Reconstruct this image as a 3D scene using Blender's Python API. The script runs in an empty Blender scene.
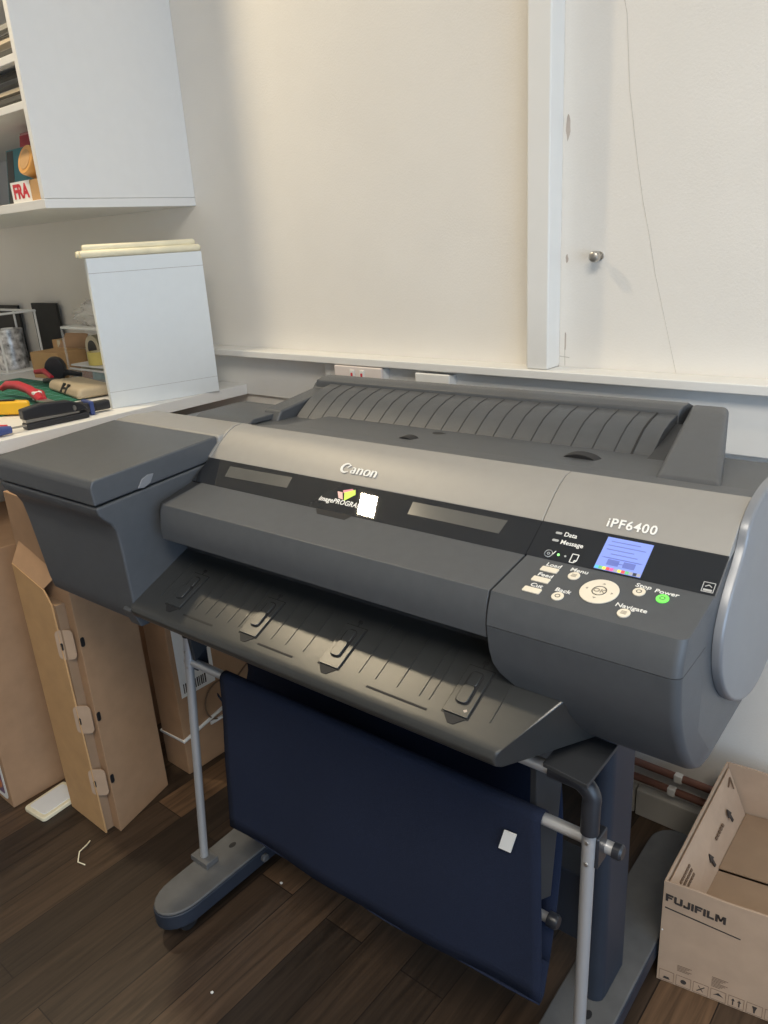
import bpy, bmesh, math, random
from mathutils import Vector, Matrix
random.seed(7)
PI = math.pi
scene = bpy.context.scene
COL = scene.collection

# ------------------------------------------------------------------ materials
def mat(name, col, rough=.5, metal=0.0, spec=.5, noise=0.0, nscale=40.0, bump=0.0, bscale=300.0, emit=None, estr=0.0, alpha=None, trans=0.0, coat=0.0):
    m = bpy.data.materials.new(name); m.use_nodes = True
    nt = m.node_tree; b = nt.nodes['Principled BSDF']
    b.inputs['Base Color'].default_value = (*col, 1)
    b.inputs['Roughness'].default_value = rough
    b.inputs['Metallic'].default_value = metal
    b.inputs['Specular IOR Level'].default_value = spec
    b.inputs['Coat Weight'].default_value = coat
    if trans: b.inputs['Transmission Weight'].default_value = trans
    if alpha is not None: b.inputs['Alpha'].default_value = alpha
    if emit:
        b.inputs['Emission Color'].default_value = (*emit, 1)
        b.inputs['Emission Strength'].default_value = estr
    if noise or bump:
        tc = nt.nodes.new('ShaderNodeTexCoord')
    if noise:
        n = nt.nodes.new('ShaderNodeTexNoise'); n.inputs['Scale'].default_value = nscale; n.inputs['Detail'].default_value = 5
        r = nt.nodes.new('ShaderNodeMapRange')
        r.inputs['From Min'].default_value = .3; r.inputs['From Max'].default_value = .7
        r.inputs['To Min'].default_value = 1 - noise; r.inputs['To Max'].default_value = 1 + noise
        mx = nt.nodes.new('ShaderNodeMix'); mx.data_type = 'RGBA'; mx.blend_type = 'MULTIPLY'
        mx.inputs['Factor'].default_value = 1
        mx.inputs['A'].default_value = (*col, 1)
        nt.links.new(tc.outputs['Object'], n.inputs['Vector'])
        nt.links.new(n.outputs['Fac'], r.inputs['Value'])
        nt.links.new(r.outputs['Result'], mx.inputs['B'])
        nt.links.new(mx.outputs['Result'], b.inputs['Base Color'])
    if bump:
        n2 = nt.nodes.new('ShaderNodeTexNoise'); n2.inputs['Scale'].default_value = bscale; n2.inputs['Detail'].default_value = 3
        bp = nt.nodes.new('ShaderNodeBump'); bp.inputs['Strength'].default_value = bump; bp.inputs['Distance'].default_value = .002
        nt.links.new(tc.outputs['Object'], n2.inputs['Vector'])
        nt.links.new(n2.outputs['Fac'], bp.inputs['Height'])
        nt.links.new(bp.outputs['Normal'], b.inputs['Normal'])
    return m

def floor_mat():
    m = bpy.data.materials.new('dark_wood_planks'); m.use_nodes = True
    nt = m.node_tree; b = nt.nodes['Principled BSDF']; N = nt.nodes.new; L = nt.links.new
    tc = N('ShaderNodeTexCoord'); mp = N('ShaderNodeMapping')
    mp.inputs['Rotation'].default_value = (0, 0, PI / 2)
    mp.inputs['Location'].default_value = (0.33, 0.905 + .196 * 10, 0)
    L(tc.outputs['Object'], mp.inputs['Vector'])
    br = N('ShaderNodeTexBrick'); br.offset = .37; br.offset_frequency = 2
    br.inputs['Color1'].default_value = (0, 0, 0, 1); br.inputs['Color2'].default_value = (1, 1, 1, 1)
    br.inputs['Mortar'].default_value = (0, 0, 0, 1)
    br.inputs['Scale'].default_value = 1; br.inputs['Mortar Size'].default_value = .0012; br.inputs['Mortar Smooth'].default_value = .2
    br.inputs['Brick Width'].default_value = 1.25; br.inputs['Row Height'].default_value = .0975
    L(mp.outputs['Vector'], br.inputs['Vector'])
    rp = N('ShaderNodeValToRGB'); e = rp.color_ramp.elements
    e[0].position = 0; e[0].color = (.030, .021, .015, 1); e[1].position = 1; e[1].color = (.135, .078, .042, 1)
    x = e.new(.35); x.color = (.048, .031, .020, 1); x = e.new(.7); x.color = (.086, .053, .032, 1)
    L(br.outputs['Color'], rp.inputs['Fac'])
    gm = N('ShaderNodeMapping'); gm.inputs['Scale'].default_value = (38, 2.2, 1)
    L(tc.outputs['Object'], gm.inputs['Vector'])
    g = N('ShaderNodeTexNoise'); g.inputs['Scale'].default_value = 1.6; g.inputs['Detail'].default_value = 8; g.inputs['Distortion'].default_value = 1.2
    L(gm.outputs['Vector'], g.inputs['Vector'])
    mr = N('ShaderNodeMapRange'); mr.inputs['From Min'].default_value = .3; mr.inputs['From Max'].default_value = .75
    mr.inputs['To Min'].default_value = .55; mr.inputs['To Max'].default_value = 1.5
    L(g.outputs['Fac'], mr.inputs['Value'])
    mx = N('ShaderNodeMix'); mx.data_type = 'RGBA'; mx.blend_type = 'MULTIPLY'; mx.inputs['Factor'].default_value = 1
    L(rp.outputs['Color'], mx.inputs['A']); L(mr.outputs['Result'], mx.inputs['B'])
    mm = N('ShaderNodeMix'); mm.data_type = 'RGBA'
    L(br.outputs['Fac'], mm.inputs['Factor']); L(mx.outputs['Result'], mm.inputs['A']); mm.inputs['B'].default_value = (.012, .008, .006, 1)
    L(mm.outputs['Result'], b.inputs['Base Color'])
    b.inputs['Roughness'].default_value = .42
    bp = N('ShaderNodeBump'); bp.inputs['Strength'].default_value = .15; bp.inputs['Distance'].default_value = .002
    L(g.outputs['Fac'], bp.inputs['Height']); L(bp.outputs['Normal'], b.inputs['Normal'])
    return m

M = {}
def mk(name, *a, **k): M[name] = mat(name, *a, **k)
mk('wall_paint', (.81, .777, .722), .9, noise=.015, nscale=6, bump=.25, bscale=220)
mk('trim_paint', (.80, .79, .76), .5, noise=.01, nscale=20)
mk('ceiling_paint', (.82, .81, .78), .9, noise=.01)
mk('cabinet_white', (.80, .795, .78), .55, noise=.01, nscale=30, bump=.08, bscale=200)
mk('dark_plastic', (.074, .080, .089), .42, noise=.05, nscale=60, bump=.12, bscale=1500)
mk('guide_plastic', (.027, .029, .030), .30, spec=.95, noise=.05, nscale=50, bump=.10, bscale=1500)
mk('deep_plastic', (.030, .032, .036), .5, noise=.05)
mk('seam_black', (.012, .012, .014), .6, noise=.02)
mk('silver_plastic', (.315, .305, .29), .46, metal=.15, noise=.02, nscale=60)
mk('cap_silver', (.235, .245, .265), .36, metal=.25, noise=.02, nscale=40)
mk('gloss_black', (.018, .020, .024), .012, noise=.02, nscale=30)
mk('smoked_window', (.095, .095, .092), .16, noise=.04)
mk('print_white', (.82, .82, .80), .5, noise=.02)
mk('print_grey', (.45, .45, .45), .5, noise=.02)
mk('button_cream', (.78, .72, .60), .45, noise=.02)
mk('button_mark', (.30, .27, .22), .5, noise=.02)
mk('power_green', (.18, .75, .12), .4, noise=.02, emit=(.15, .9, .1), estr=.45)
mk('led_green', (.3, .9, .3), .4, noise=.02, emit=(.3, 1, .2), estr=.8)
mk('screen_blue', (.15, .2, .5), .25, noise=.02, emit=(.27, .36, .86), estr=.62)
mk('screen_text', (.1, .12, .3), .3, noise=.02, emit=(.14, .20, .60), estr=.55)
for n, c in (('cyan', (.1, .5, .7)), ('yellow', (.8, .75, .1)), ('magenta', (.7, .12, .35)), ('green', (.15, .5, .2)), ('red', (.7, .1, .1)), ('grey', (.35, .35, .38)), ('black', (.05, .05, .06))):
    mk('level_' + n, c, .4, noise=.02, emit=c, estr=.35)
mk('lamp_glint_cream', (.86, .80, .60), .35, noise=.12, nscale=400)  # unused cream that painted the ceiling lamp's reflection on the gloss strip
mk('emblem_pink', (.75, .22, .30), .4, noise=.02)
mk('emblem_rose', (.80, .45, .45), .4, noise=.02)
mk('emblem_lime', (.55, .85, .05), .4, noise=.02)
mk('fabric_navy', (.015, .021, .044), .92, spec=.2, noise=.12, nscale=500, bump=.4, bscale=900)
mk('stand_navy', (.020, .027, .042), .5, noise=.06, nscale=30)
mk('foot_grey', (.105, .105, .105), .6, noise=.12, nscale=25, bump=.1)
mk('chrome_tube', (.55, .56, .58), .34, metal=.55)
mk('rubber_black', (.018, .018, .020), .6, noise=.05)
mk('black_tube', (.020, .022, .028), .35, noise=.05)
mk('paper_white', (.82, .82, .80), .8, noise=.02)
mk('paper_cream', (.86, .79, .58), .8, noise=.06, nscale=30)
mk('board_white', (.76, .80, .82), .6, noise=.01)
mk('carton_brown', (.40, .245, .140), .85, noise=.06, nscale=25, bump=.15, bscale=120)
mk('carton_light', (.54, .325, .150), .85, noise=.05, nscale=25, bump=.15, bscale=120)
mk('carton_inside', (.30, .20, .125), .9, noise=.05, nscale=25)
mk('carton_pale', (.46, .325, .225), .85, noise=.05, nscale=25, bump=.15, bscale=120)
mk('carton_ink', (.045, .035, .030), .8, noise=.05)
mk('carton_ink_faint', (.17, .11, .07), .8, noise=.05)
mk('copper_paint', (.19, .085, .060), .45, noise=.08, nscale=30)
mk('skirting_grey', (.50, .48, .44), .6, noise=.02)
mk('steel', (.5, .48, .45), .35, metal=.9, noise=.03)
mk('mat_green', (.02, .16, .10), .7, noise=.04)
mk('handle_red', (.55, .03, .05), .4, noise=.04)
mk('handle_yellow', (.85, .48, .02), .4, noise=.04)
mk('tool_black', (.022, .023, .028), .4, noise=.05)
mk('tool_blue', (.05, .08, .25), .4, noise=.04)
mk('tan_bag', (.50, .42, .30), .7, noise=.05)
mk('tape_yellow', (.72, .60, .18), .3, noise=.05)
mk('tape_clear', (.70, .62, .45), .25, noise=.05)
mk('panel_black', (.030, .030, .030), .7, noise=.03)
mk('tinsel', (.55, .55, .56), .35, metal=.5, noise=.75, nscale=45)
mk('teal', (.03, .17, .21), .5, noise=.04)
mk('book_red', (.45, .04, .07), .5, noise=.04)
mk('book_pink', (.62, .30, .33), .5, noise=.04)
mk('book_grey', (.22, .22, .22), .6, noise=.06)
mk('book_dark', (.05, .05, .05), .6, noise=.06)
mk('book_beige', (.42, .37, .30), .6, noise=.06)
mk('label_red', (.62, .03, .05), .5, noise=.04)
mk('orange_tape', (.70, .36, .10), .4, noise=.06)
mk('aqua', (.25, .55, .58), .4, noise=.05)
mk('pot_orange', (.62, .22, .08), .4, noise=.05)
mk('acrylic', (.86, .88, .88), .12, alpha=.22, noise=.02)
mk('film_clear', (.84, .82, .78), .2, alpha=.45, noise=.05, nscale=60, bump=.8, bscale=60)
mk('chip_brown', (.50, .43, .38), .9, noise=.1)
mk('crack_grey', (.55, .52, .47), .9, noise=.1)
mk('socket_pink', (.78, .70, .66), .4, noise=.02)
mk('glass', (.95, .97, 1.0), .02, alpha=.12, noise=.01)
mk('violet', (.20, .12, .20), .6, noise=.05)
M['floor'] = floor_mat()

# ------------------------------------------------------------------ helpers
def fin(name, bm, m, parent=None, bevel=0, seg=3, smooth=True, ang=35, mats=None):
    bmesh.ops.remove_doubles(bm, verts=bm.verts, dist=1e-6)
    bmesh.ops.recalc_face_normals(bm, faces=bm.faces)
    if smooth:
        for f in bm.faces: f.smooth = True
        for e in bm.edges:
            if len(e.link_faces) == 2 and e.calc_face_angle(0) > math.radians(ang): e.smooth = False
    me = bpy.data.meshes.new(name); bm.to_mesh(me); bm.free()
    o = bpy.data.objects.new(name, me); COL.objects.link(o)
    me.materials.append(M[m] if isinstance(m, str) else m)
    if parent: o.parent = parent
    if bevel:
        md = o.modifiers.new('bevel', 'BEVEL'); md.width = bevel; md.segments = seg; md.limit_method = 'ANGLE'; md.angle_limit = math.radians(ang); md.harden_normals = True
    return o

def empty(name, loc, label=None, cat=None, group=None, rz=0):
    o = bpy.data.objects.new(name, None); COL.objects.link(o); o.location = loc; o.rotation_euler = (0, 0, rz); o.empty_display_size = .05
    tag(o, label, cat, group); return o

def tag(o, label=None, cat=None, group=None, kind=None):
    if label: o['label'] = label
    if cat: o['category'] = cat
    if group: o['group'] = group
    if kind: o['kind'] = kind
    return o

def poly_prism(bm, base, off):
    """base: list of Vectors, off: Vector"""
    a = [bm.verts.new(p) for p in base]; b = [bm.verts.new(Vector(p) + off) for p in base]
    n = len(a); bm.faces.new(a); bm.faces.new(b[::-1])
    for i in range(n): bm.faces.new([a[i], b[i], b[(i + 1) % n], a[(i + 1) % n]])

def bx(bm, x0, x1, y0, y1, z0, z1):
    poly_prism(bm, [Vector((x0, y0, z0)), Vector((x1, y0, z0)), Vector((x1, y1, z0)), Vector((x0, y1, z0))], Vector((0, 0, z1 - z0)))

def box(name, x0, x1, y0, y1, z0, z1, m, parent=None, bevel=.002, seg=2):
    bm = bmesh.new(); bx(bm, x0, x1, y0, y1, z0, z1); return fin(name, bm, m, parent, bevel, seg)

def extr_u(bm, prof, u0, u1):
    """prof list of (v,w); extruded along local x"""
    poly_prism(bm, [Vector((u0, v, w)) for v, w in prof], Vector((u1 - u0, 0, 0)))

def prof_part(name, prof, u0, u1, m, parent, bevel=.002, seg=3, ang=35):
    bm = bmesh.new(); extr_u(bm, prof, u0, u1); return fin(name, bm, m, parent, bevel, seg, ang=ang)

def tube(bm, pts, r, n=14, caps=True):
    pts = [Vector(p) for p in pts]; rings = []
    rr = r if isinstance(r, (list, tuple)) else [r] * len(pts)
    up = None
    for i, p in enumerate(pts):
        t = (pts[min(i + 1, len(pts) - 1)] - pts[max(i - 1, 0)]).normalized()
        if up is None:
            up = Vector((0, 0, 1)) if abs(t.z) < .9 else Vector((1, 0, 0))
        s = t.cross(up).normalized(); up = s.cross(t).normalized()
        rings.append([bm.verts.new(p + rr[i] * (math.cos(a) * s + math.sin(a) * up)) for a in [2 * PI * k / n for k in range(n)]])
    for a, b in zip(rings, rings[1:]):
        for k in range(n): bm.faces.new([a[k], a[(k + 1) % n], b[(k + 1) % n], b[k]])
    if caps: bm.faces.new(rings[0][::-1]); bm.faces.new(rings[-1])

def tube_obj(name, pts, r, m, parent=None, n=16, bevel=0):
    bm = bmesh.new(); tube(bm, pts, r, n); return fin(name, bm, m, parent, bevel, 2)

def arc(c, r, a0, a1, n, f):
    return [f(c[0] + r * math.cos(a0 + (a1 - a0) * i / n), c[1] + r * math.sin(a0 + (a1 - a0) * i / n)) for i in range(n + 1)]

def lathe(bm, prof, c=(0, 0, 0), n=24, M4=None):
    rings = []
    for r, z in prof:
        rings.append([bm.verts.new((r * math.cos(2 * PI * k / n), r * math.sin(2 * PI * k / n), z)) for k in range(n)])
    for a, b in zip(rings, rings[1:]):
        for k in range(n): bm.faces.new([a[k], a[(k + 1) % n], b[(k + 1) % n], b[k]])
    bm.faces.new(rings[0][::-1]); bm.faces.new(rings[-1])
    T = Matrix.Translation(Vector(c)) @ (M4 or Matrix.Identity(4))
    bmesh.ops.transform(bm, matrix=T, verts=[v for r in rings for v in r])

def plane(P0, X, Y):
    """frame: origin, x dir, y dir, normal"""
    X = Vector(X).normalized(); Y = Vector(Y).normalized(); N = X.cross(Y).normalized()
    return (Vector(P0), X, Y, N)

def pp(fr, a, b, h=0): return fr[0] + fr[1] * a + fr[2] * b + fr[3] * h

def plate(name, fr, pts, h0, h1, m, parent, bevel=0):
    bm = bmesh.new(); poly_prism(bm, [pp(fr, a, b, h0) for a, b in pts], fr[3] * (h1 - h0)); return fin(name, bm, m, parent, bevel, 2)

def plates(name, fr, polys, h0, h1, m, parent):
    bm = bmesh.new()
    for pts in polys: poly_prism(bm, [pp(fr, a, b, h0) for a, b in pts], fr[3] * (h1 - h0))
    return fin(name, bm, m, parent)

def disc_pts(ca, cb, ra, rb, n=28): return [(ca + ra * math.cos(2 * PI * k / n), cb + rb * math.sin(2 * PI * k / n)) for k in range(n)]
def rect(a0, b0, a1, b1): return [(a0, b0), (a1, b0), (a1, b1), (a0, b1)]
def rrect(ca, cb, wa, wb, r, n=4):
    out = []
    for sx, sy, a0 in ((1, 1, 0), (-1, 1, PI / 2), (-1, -1, PI), (1, -1, 1.5 * PI)):
        for k in range(n + 1):
            a = a0 + PI / 2 * k / n; out.append((ca + sx * (wa / 2 - r) + r * math.cos(a), cb + sy * (wb / 2 - r) + r * math.sin(a)))
    return out

def text_mesh(body, size, bold=0.0, extrude=.0003, align='CENTER', spacing=1.0):
    cu = bpy.data.curves.new('txt', 'FONT'); cu.body = body; cu.size = size; cu.offset = bold; cu.extrude = extrude
    cu.align_x = align; cu.align_y = 'CENTER'; cu.space_character = spacing; cu.resolution_u = 3
    o = bpy.data.objects.new('txt', cu); COL.objects.link(o)
    dg = bpy.context.evaluated_depsgraph_get(); dg.update()
    me = bpy.data.meshes.new_from_object(o.evaluated_get(dg))
    bpy.data.objects.remove(o); bpy.data.curves.remove(cu)
    return me

def text(body, fr, a, b, size, m, parent, name='lettering', bold=0.0, align='CENTER', spacing=1.0, squash=1.0, h=.0004, shear=0.0):
    me = text_mesh(body, size, bold, .00025, align, spacing)
    for v in me.vertices:
        c = v.co.copy(); v.co = pp(fr, a + c.x * squash + c.y * shear, b + c.y, h + c.z)
    o = bpy.data.objects.new(name, me); COL.objects.link(o); me.materials.append(M[m]); o.parent = parent
    return o

# ------------------------------------------------------------------ room
YW = 1.463
def struct(o): o['kind'] = 'structure'; return o
struct(box('floor', -3.7, 1.9, -3.0, YW, -.05, 0, 'floor', bevel=0))
wb = struct(box('wall_back', -3.7, 1.9, YW, YW + .12, 0, 2.75, 'wall_paint', bevel=0))
struct(box('wall_left', -3.82, -3.7, -3.0, YW, 0, 2.75, 'wall_paint', bevel=0))
struct(box('wall_front', -3.7, 1.9, -3.12, -3.0, 0, 2.75, 'wall_paint', bevel=0))
bm = bmesh.new()
bx(bm, 1.9, 2.02, -3.0, YW, 0, .2); bx(bm, 1.9, 2.02, -3.0, YW, 2.4, 2.75); bx(bm, 1.9, 2.02, -3.0, -1.5, .2, 2.4); bx(bm, 1.9, 2.02, 1.1, YW, .2, 2.4)
struct(fin('wall_right', bm, 'wall_paint'))
struct(box('ceiling', -3.7, 1.9, -3.0, YW, 2.75, 2.85, 'ceiling_paint', bevel=0))
wf = bmesh.new()
for y0, y1, z0, z1 in ((-1.5, -1.45, .2, 2.4), (1.05, 1.1, .2, 2.4), (-1.45, 1.05, .2, .25), (-1.45, 1.05, 2.35, 2.4), (-.22, -.18, .25, 2.35)): bx(wf, 1.93, 1.99, y0, y1, z0, z1)
w1 = struct(fin('window_1', wf, 'trim_paint', bevel=.003))
struct(box('window_pane', 1.957, 1.963, -1.45, 1.05, .25, 2.35, 'glass', w1, bevel=0))

# ledge, dado trunking, post, skirting
struct(box('trim_1', -1.93, 1.9, YW - .06, YW, 1.003, 1.022, 'trim_paint', bevel=.003))
struct(box('trim_4', -1.90, -1.421, YW - .010, YW, .885, 1.001, 'trim_paint', bevel=.003))
struct(box('trim_2', -1.42, 1.9, YW - .03, YW, .885, 1.001, 'trim_paint', bevel=.004))
struct(box('trim_3', -.812, -.762, YW - .052, YW, 1.0222, 2.75, 'trim_paint', bevel=.004))
sk = bmesh.new(); bx(sk, -3.7, -.54, YW - .022, YW, 0, .068); bx(sk, -.536, 1.9, YW - .026, YW, 0, .070)
struct(fin('baseboard_back', sk, 'skirting_grey', bevel=.003))
# wall marks
W0 = plane((0, YW, 0), (1, 0, 0), (0, 0, 1))
def wallmark(name, polys, m):
    o = plates(name, W0, polys, 0.0, .0006, m, wb); o['kind'] = 'structure'; return o
def ribbon(pts, w):
    out = []
    for (a, b), (c, d) in zip(pts, pts[1:]):
        t = Vector((c - a, d - b)).normalized(); n = Vector((-t.y, t.x)) * w / 2
        out.append([(a - n.x, b - n.y), (c - n.x, d - n.y), (c + n.x, d + n.y), (a + n.x, b + n.y)])
    return out
def jag(ca, cb, wa, wb_, n=11): 
    return [(ca + wa * (.7 + .5 * random.random()) * math.cos(2 * PI * k / n), cb + wb_ * (.7 + .4 * random.random()) * math.sin(2 * PI * k / n)) for k in range(n)]
wallmark('wall_chip', [jag(-.753, 1.472, .005, .024)], 'chip_brown')
wallmark('wall_chip', [jag(-.750, 1.235, .003, .009)], 'chip_brown')
wallmark('wall_chip', [jag(-.750, 1.075, .002, .022)], 'chip_brown')
wallmark('wall_crack', ribbon([(-.655, 1.75), (-.651, 1.655), (-.646, 1.636), (-.635, 1.515), (-.616, 1.407), (-.601, 1.332), (-.586, 1.273), (-.571, 1.205), (-.547, 1.12), (-.520, 1.023)], .0006), 'crack_grey')
wallmark('wall_mark', ribbon([(-.762, 1.043), (-.740, 1.041)], .0018) + ribbon([(-.751, 1.06), (-.750, 1.024)], .0014), 'crack_grey')
# wall bolt
bo = empty('wall_bolt', (-.681, YW, 1.238), 'small steel bolt sticking out of the white wall right of the post', 'bolt')
R90 = Matrix.Rotation(PI / 2, 4, 'X')
bm = bmesh.new(); lathe(bm, [(.0042, 0), (.0042, .030)], M4=R90, n=14); fin('shaft', bm, 'steel', bo)
bm = bmesh.new(); lathe(bm, [(.0095, .016), (.0105, .018), (.0105, .026), (.009, .030), (.006, .032)], M4=R90, n=18); fin('bolt_head', bm, 'steel', bo)
bm = bmesh.new(); lathe(bm, [(.0085, 0), (.0085, .004)], M4=R90, n=18); fin('washer', bm, 'steel', bo)
# sockets
def socket(x0, x1, z0, z1, m, label, rock):
    s = empty('wall_socket', ((x0 + x1) / 2, YW - .0302, (z0 + z1) / 2), label, 'socket', 'sockets on the dado trunking')
    w, h = (x1 - x0) / 2, (z1 - z0) / 2
    box('back_box', -w + .003, w - .003, -.026, 0, -h + .003, h - .003, 'trim_paint', s, .002)
    box('face_plate', -w, w, -.034, -.0258, -h, h, m, s, .003)
    for dx in rock: box('rocker', dx - .007, dx + .007, -.0375, -.033, h * .1, h * .75, 'trim_paint', s, .001); 
    for dx in rock: box('neon', dx - .003, dx + .003, -.0382, -.036, h * .25, h * .55, 'label_red', s, 0)
    for dx in (-w * .5, w * .5):
        for k in (-.006, .006): box('pin_hole', dx + k - .0012, dx + k + .0012, -.0344, -.032, -h * .7, -h * .35, 'seam_black', s, 0)
    return s
socket(-1.352, -1.196, .935, 1.0020, 'socket_pink', 'pinkish double socket plate with red switches under the wall ledge', (-.016, .016))
socket(-1.096, -.999, .935, .9985, 'trim_paint', 'plain white socket plate under the ledge, right of the pinkish one', ())
# pipes
for z, nm in ((.107, 'lower of the two brown painted pipes running along the wall skirting'), (.147, 'upper of the two brown painted pipes running along the wall skirting')):
    p = empty('wall_pipe', (0, YW - .028, z), nm, 'pipe', 'pipes along the skirting')
    tube_obj('pipe_run', [(-3.0, 0, 0), (1.5, 0, 0)], .0085, 'copper_paint', p, 14)
    for cx in (-2.2, -1.3, -.455, .4):
        box('pipe_clip', cx - .009 + (z > .12) * .012, cx + .009 + (z > .12) * .012, -.0100, .006, -.0100, .0100, 'trim_paint', p, .003)

# ------------------------------------------------------------------ printer
PA = math.radians(1.5)
PR = empty('large_format_printer', (-.756, .565, 0), 'big dark grey and silver large format printer on a wheeled stand with navy basket', 'printer', rz=PA)
UX = Vector((1, 0, 0))

# chassis (dark rear and inner body)
prof_part('chassis', [(.172, .905), (.318, .988), (.40, .972), (.60, .955), (.62, .93), (.62, .74), (.56, .692), (.235, .692), (.172, .76)], -.325, .5435, 'dark_plastic', PR, .006)
prof_part('rear_deck', [(.385, .958), (.42, .955), (.62, .950), (.63, .935), (.63, .80), (.385, .80)], -.655, -.326, 'dark_plastic', PR, .006)
prof_part('deck_step', [(.42, .9555), (.44, .966), (.55, .966), (.60, .9515)], -.60, -.43, 'dark_plastic', PR, .003)
prof_part('rear_shoulder', [(.262, .984), (.30, .986), (.36, .981), (.384, .968), (.384, .80), (.262, .80)], -.645, -.3260, 'silver_plastic', PR, .006, 4)

# silver top cover
sp = [(.318, .9945), (.302, .9935), (.285, .9865), (.268, .9755), (.252, .9630), (.238, .951)]
silver = sp + [(.239, .944), (.28, .955), (.318, .975)]
tc_ = prof_part('top_cover', silver, -.3245, .3200, 'silver_plastic', PR, .0015, 2, 50)
tc2 = prof_part('top_cover', silver, .3203, .5435, 'silver_plastic', PR, .0015, 2, 50)
prof_part('cover_end', [(v, w + .0012) for v, w in sp] + [(.240, .944), (.318, .97)], -.332, -.3247, 'silver_plastic', PR, .001, 2, 50)

def poly_len(pr):
    d = [0]
    for a, b in zip(pr, pr[1:]): d.append(d[-1] + math.hypot(b[0] - a[0], b[1] - a[1]))
    return d
SD = poly_len(sp)
def on_silver(s, h):
    s = max(0, min(SD[-1], s))
    for i in range(len(sp) - 1):
        if s <= SD[i + 1] + 1e-9:
            t = (s - SD[i]) / (SD[i + 1] - SD[i]); a, b = sp[i], sp[i + 1]
            e = Vector((0, b[0] - a[0], b[1] - a[1])).normalized(); n = e.cross(UX) * -1
            if n.z < 0: n = -n
            return Vector((0, a[0] + (b[0] - a[0]) * t, a[1] + (b[1] - a[1]) * t)) + n * h
def wrap(me, u0, s0, m, parent, name='lettering', h=.0012):
    for v in me.vertices:
        c = v.co.copy(); p = on_silver(s0 - c.y, h + c.z); v.co = (u0 + c.x, p.y, p.z)
    o = bpy.data.objects.new(name, me); COL.objects.link(o)
    if not me.materials: me.materials.append(M[m])
    o.parent = parent; return o
wrap(text_mesh('iPF6400', .0170, .0003, spacing=1.12),   .4305, .0800, 'print_white', tc2)

# maker's wordmark drawn with broad wedge strokes
def stroke_poly(bm, pts, ws):
    P = [Vector((a, b, 0)) for a, b in pts]; Lf, Rt = [], []
    for i, p in enumerate(P):
        t = (P[min(i + 1, len(P) - 1)] - P[max(i - 1, 0)]).normalized(); n = Vector((-t.y, t.x, 0))
        Lf.append(p + n * ws[i] / 2); Rt.append(p - n * ws[i] / 2)
    for i in range(len(P) - 1):
        poly_prism(bm, [Rt[i], Rt[i + 1], Lf[i + 1], Lf[i]], Vector((0, 0, .0006)))
def wordmark():
    bm = bmesh.new()
    def S(pts, ws): stroke_poly(bm, pts, ws)
    # C (height 1.0 -> cap), sharp inner barb
    n = 16; pts = []; ws = []
    for k in range(n + 1):
        a = math.radians(52 + (318 - 52) * k / n); pts.append((.46 + .46 * math.cos(a), .5 + .5 * math.sin(a)))
        ws.append(.05 + .19 * math.sin(PI * k / n) ** .8)
    S(pts, ws); S([(.80, .90), (.66, .72), (.56, .52)], [.20, .12, .02])
    x = 1.02
    def stem(x, y0=0, y1=.68): S([(x, y0), (x, y1)], [.19, .19])
    # a
    S([(x + .04, .60), (x + .22, .68), (x + .38, .60), (x + .42, .44), (x + .42, 0)], [.06, .11, .16, .19, .19])
    S([(x + .42, .40), (x + .18, .36), (x + .06, .22), (x + .12, .06), (x + .28, .04), (x + .42, .16)], [.06, .10, .17, .14, .10, .06]); 
    x += .68
    def en(x):
        stem(x + .09); S([(x, .64), (x + .09, .68)], [.04, .10])
        S([(x + .16, .52), (x + .30, .66), (x + .44, .62), (x + .50, .46), (x + .50, 0)], [.03, .11, .15, .19, .19])
    en(x); x += .76
    pts = []; ws = []
    for k in range(21):
        a = 2 * PI * k / 20; pts.append((x + .28 + .26 * math.cos(a), .34 + .33 * math.sin(a))); ws.append(.08 + .11 * abs(math.cos(a)))
    S(pts, ws); x += .68
    en(x)
    bmesh.ops.translate(bm, vec=Vector((-1.88, -.45, 0)), verts=bm.verts)
    bmesh.ops.scale(bm, vec=Vector((.0186, .0158, 1)), verts=bm.verts)
    me = bpy.data.meshes.new('wordmark'); bmesh.ops.recalc_face_normals(bm, faces=bm.faces); bm.to_mesh(me); bm.free(); return me
wrap(wordmark(), .005, .0690, 'print_white', tc_)

# glossy black strip
B = (.238, .951); sdir = Vector((0, -.8346, -.5508))
FS = plane((0, B[0], B[1]), UX, -sdir)           # y axis points up the slope, so positions use -s
strip = plate('gloss_strip', FS, [(-.325, -.0005), (.3202, -.0005), (.3202, -.0545), (-.325, -.0545)], -.004, .0004, 'gloss_black', PR)
strip2 = plate('gloss_strip', FS, [(.3208, -.0005), (.5435, -.0005), (.5435, -.0535), (.3208, -.0535)], -.004, .0004, 'gloss_black', PR)
for pts in ([(-.2625, -.0105), (-.1150, -.0085), (-.1115, -.0300), (-.2570, -.0330)], [(.1240, -.0100), (.2755, -.0105), (.2725, -.0325), (.1270, -.0315)]):
    plate('viewing_window', FS, pts, .0004, .0009, 'smoked_window', strip)
#plate('lamp_glint', FS, [(.0300, -.0125), (.0640, -.0130), (.0775, -.0485), (.0440, -.0500)], .0004, .0010, 'lamp_glint_cream', strip)['label'] = 'cream patch painted as the ceiling lamp reflection'
text('imagePROGRAF', FS, -.037, -.0355, .0120, 'print_white', strip, align='LEFT', spacing=1.05, h=.0006, squash=.95, bold=.0002)
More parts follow.
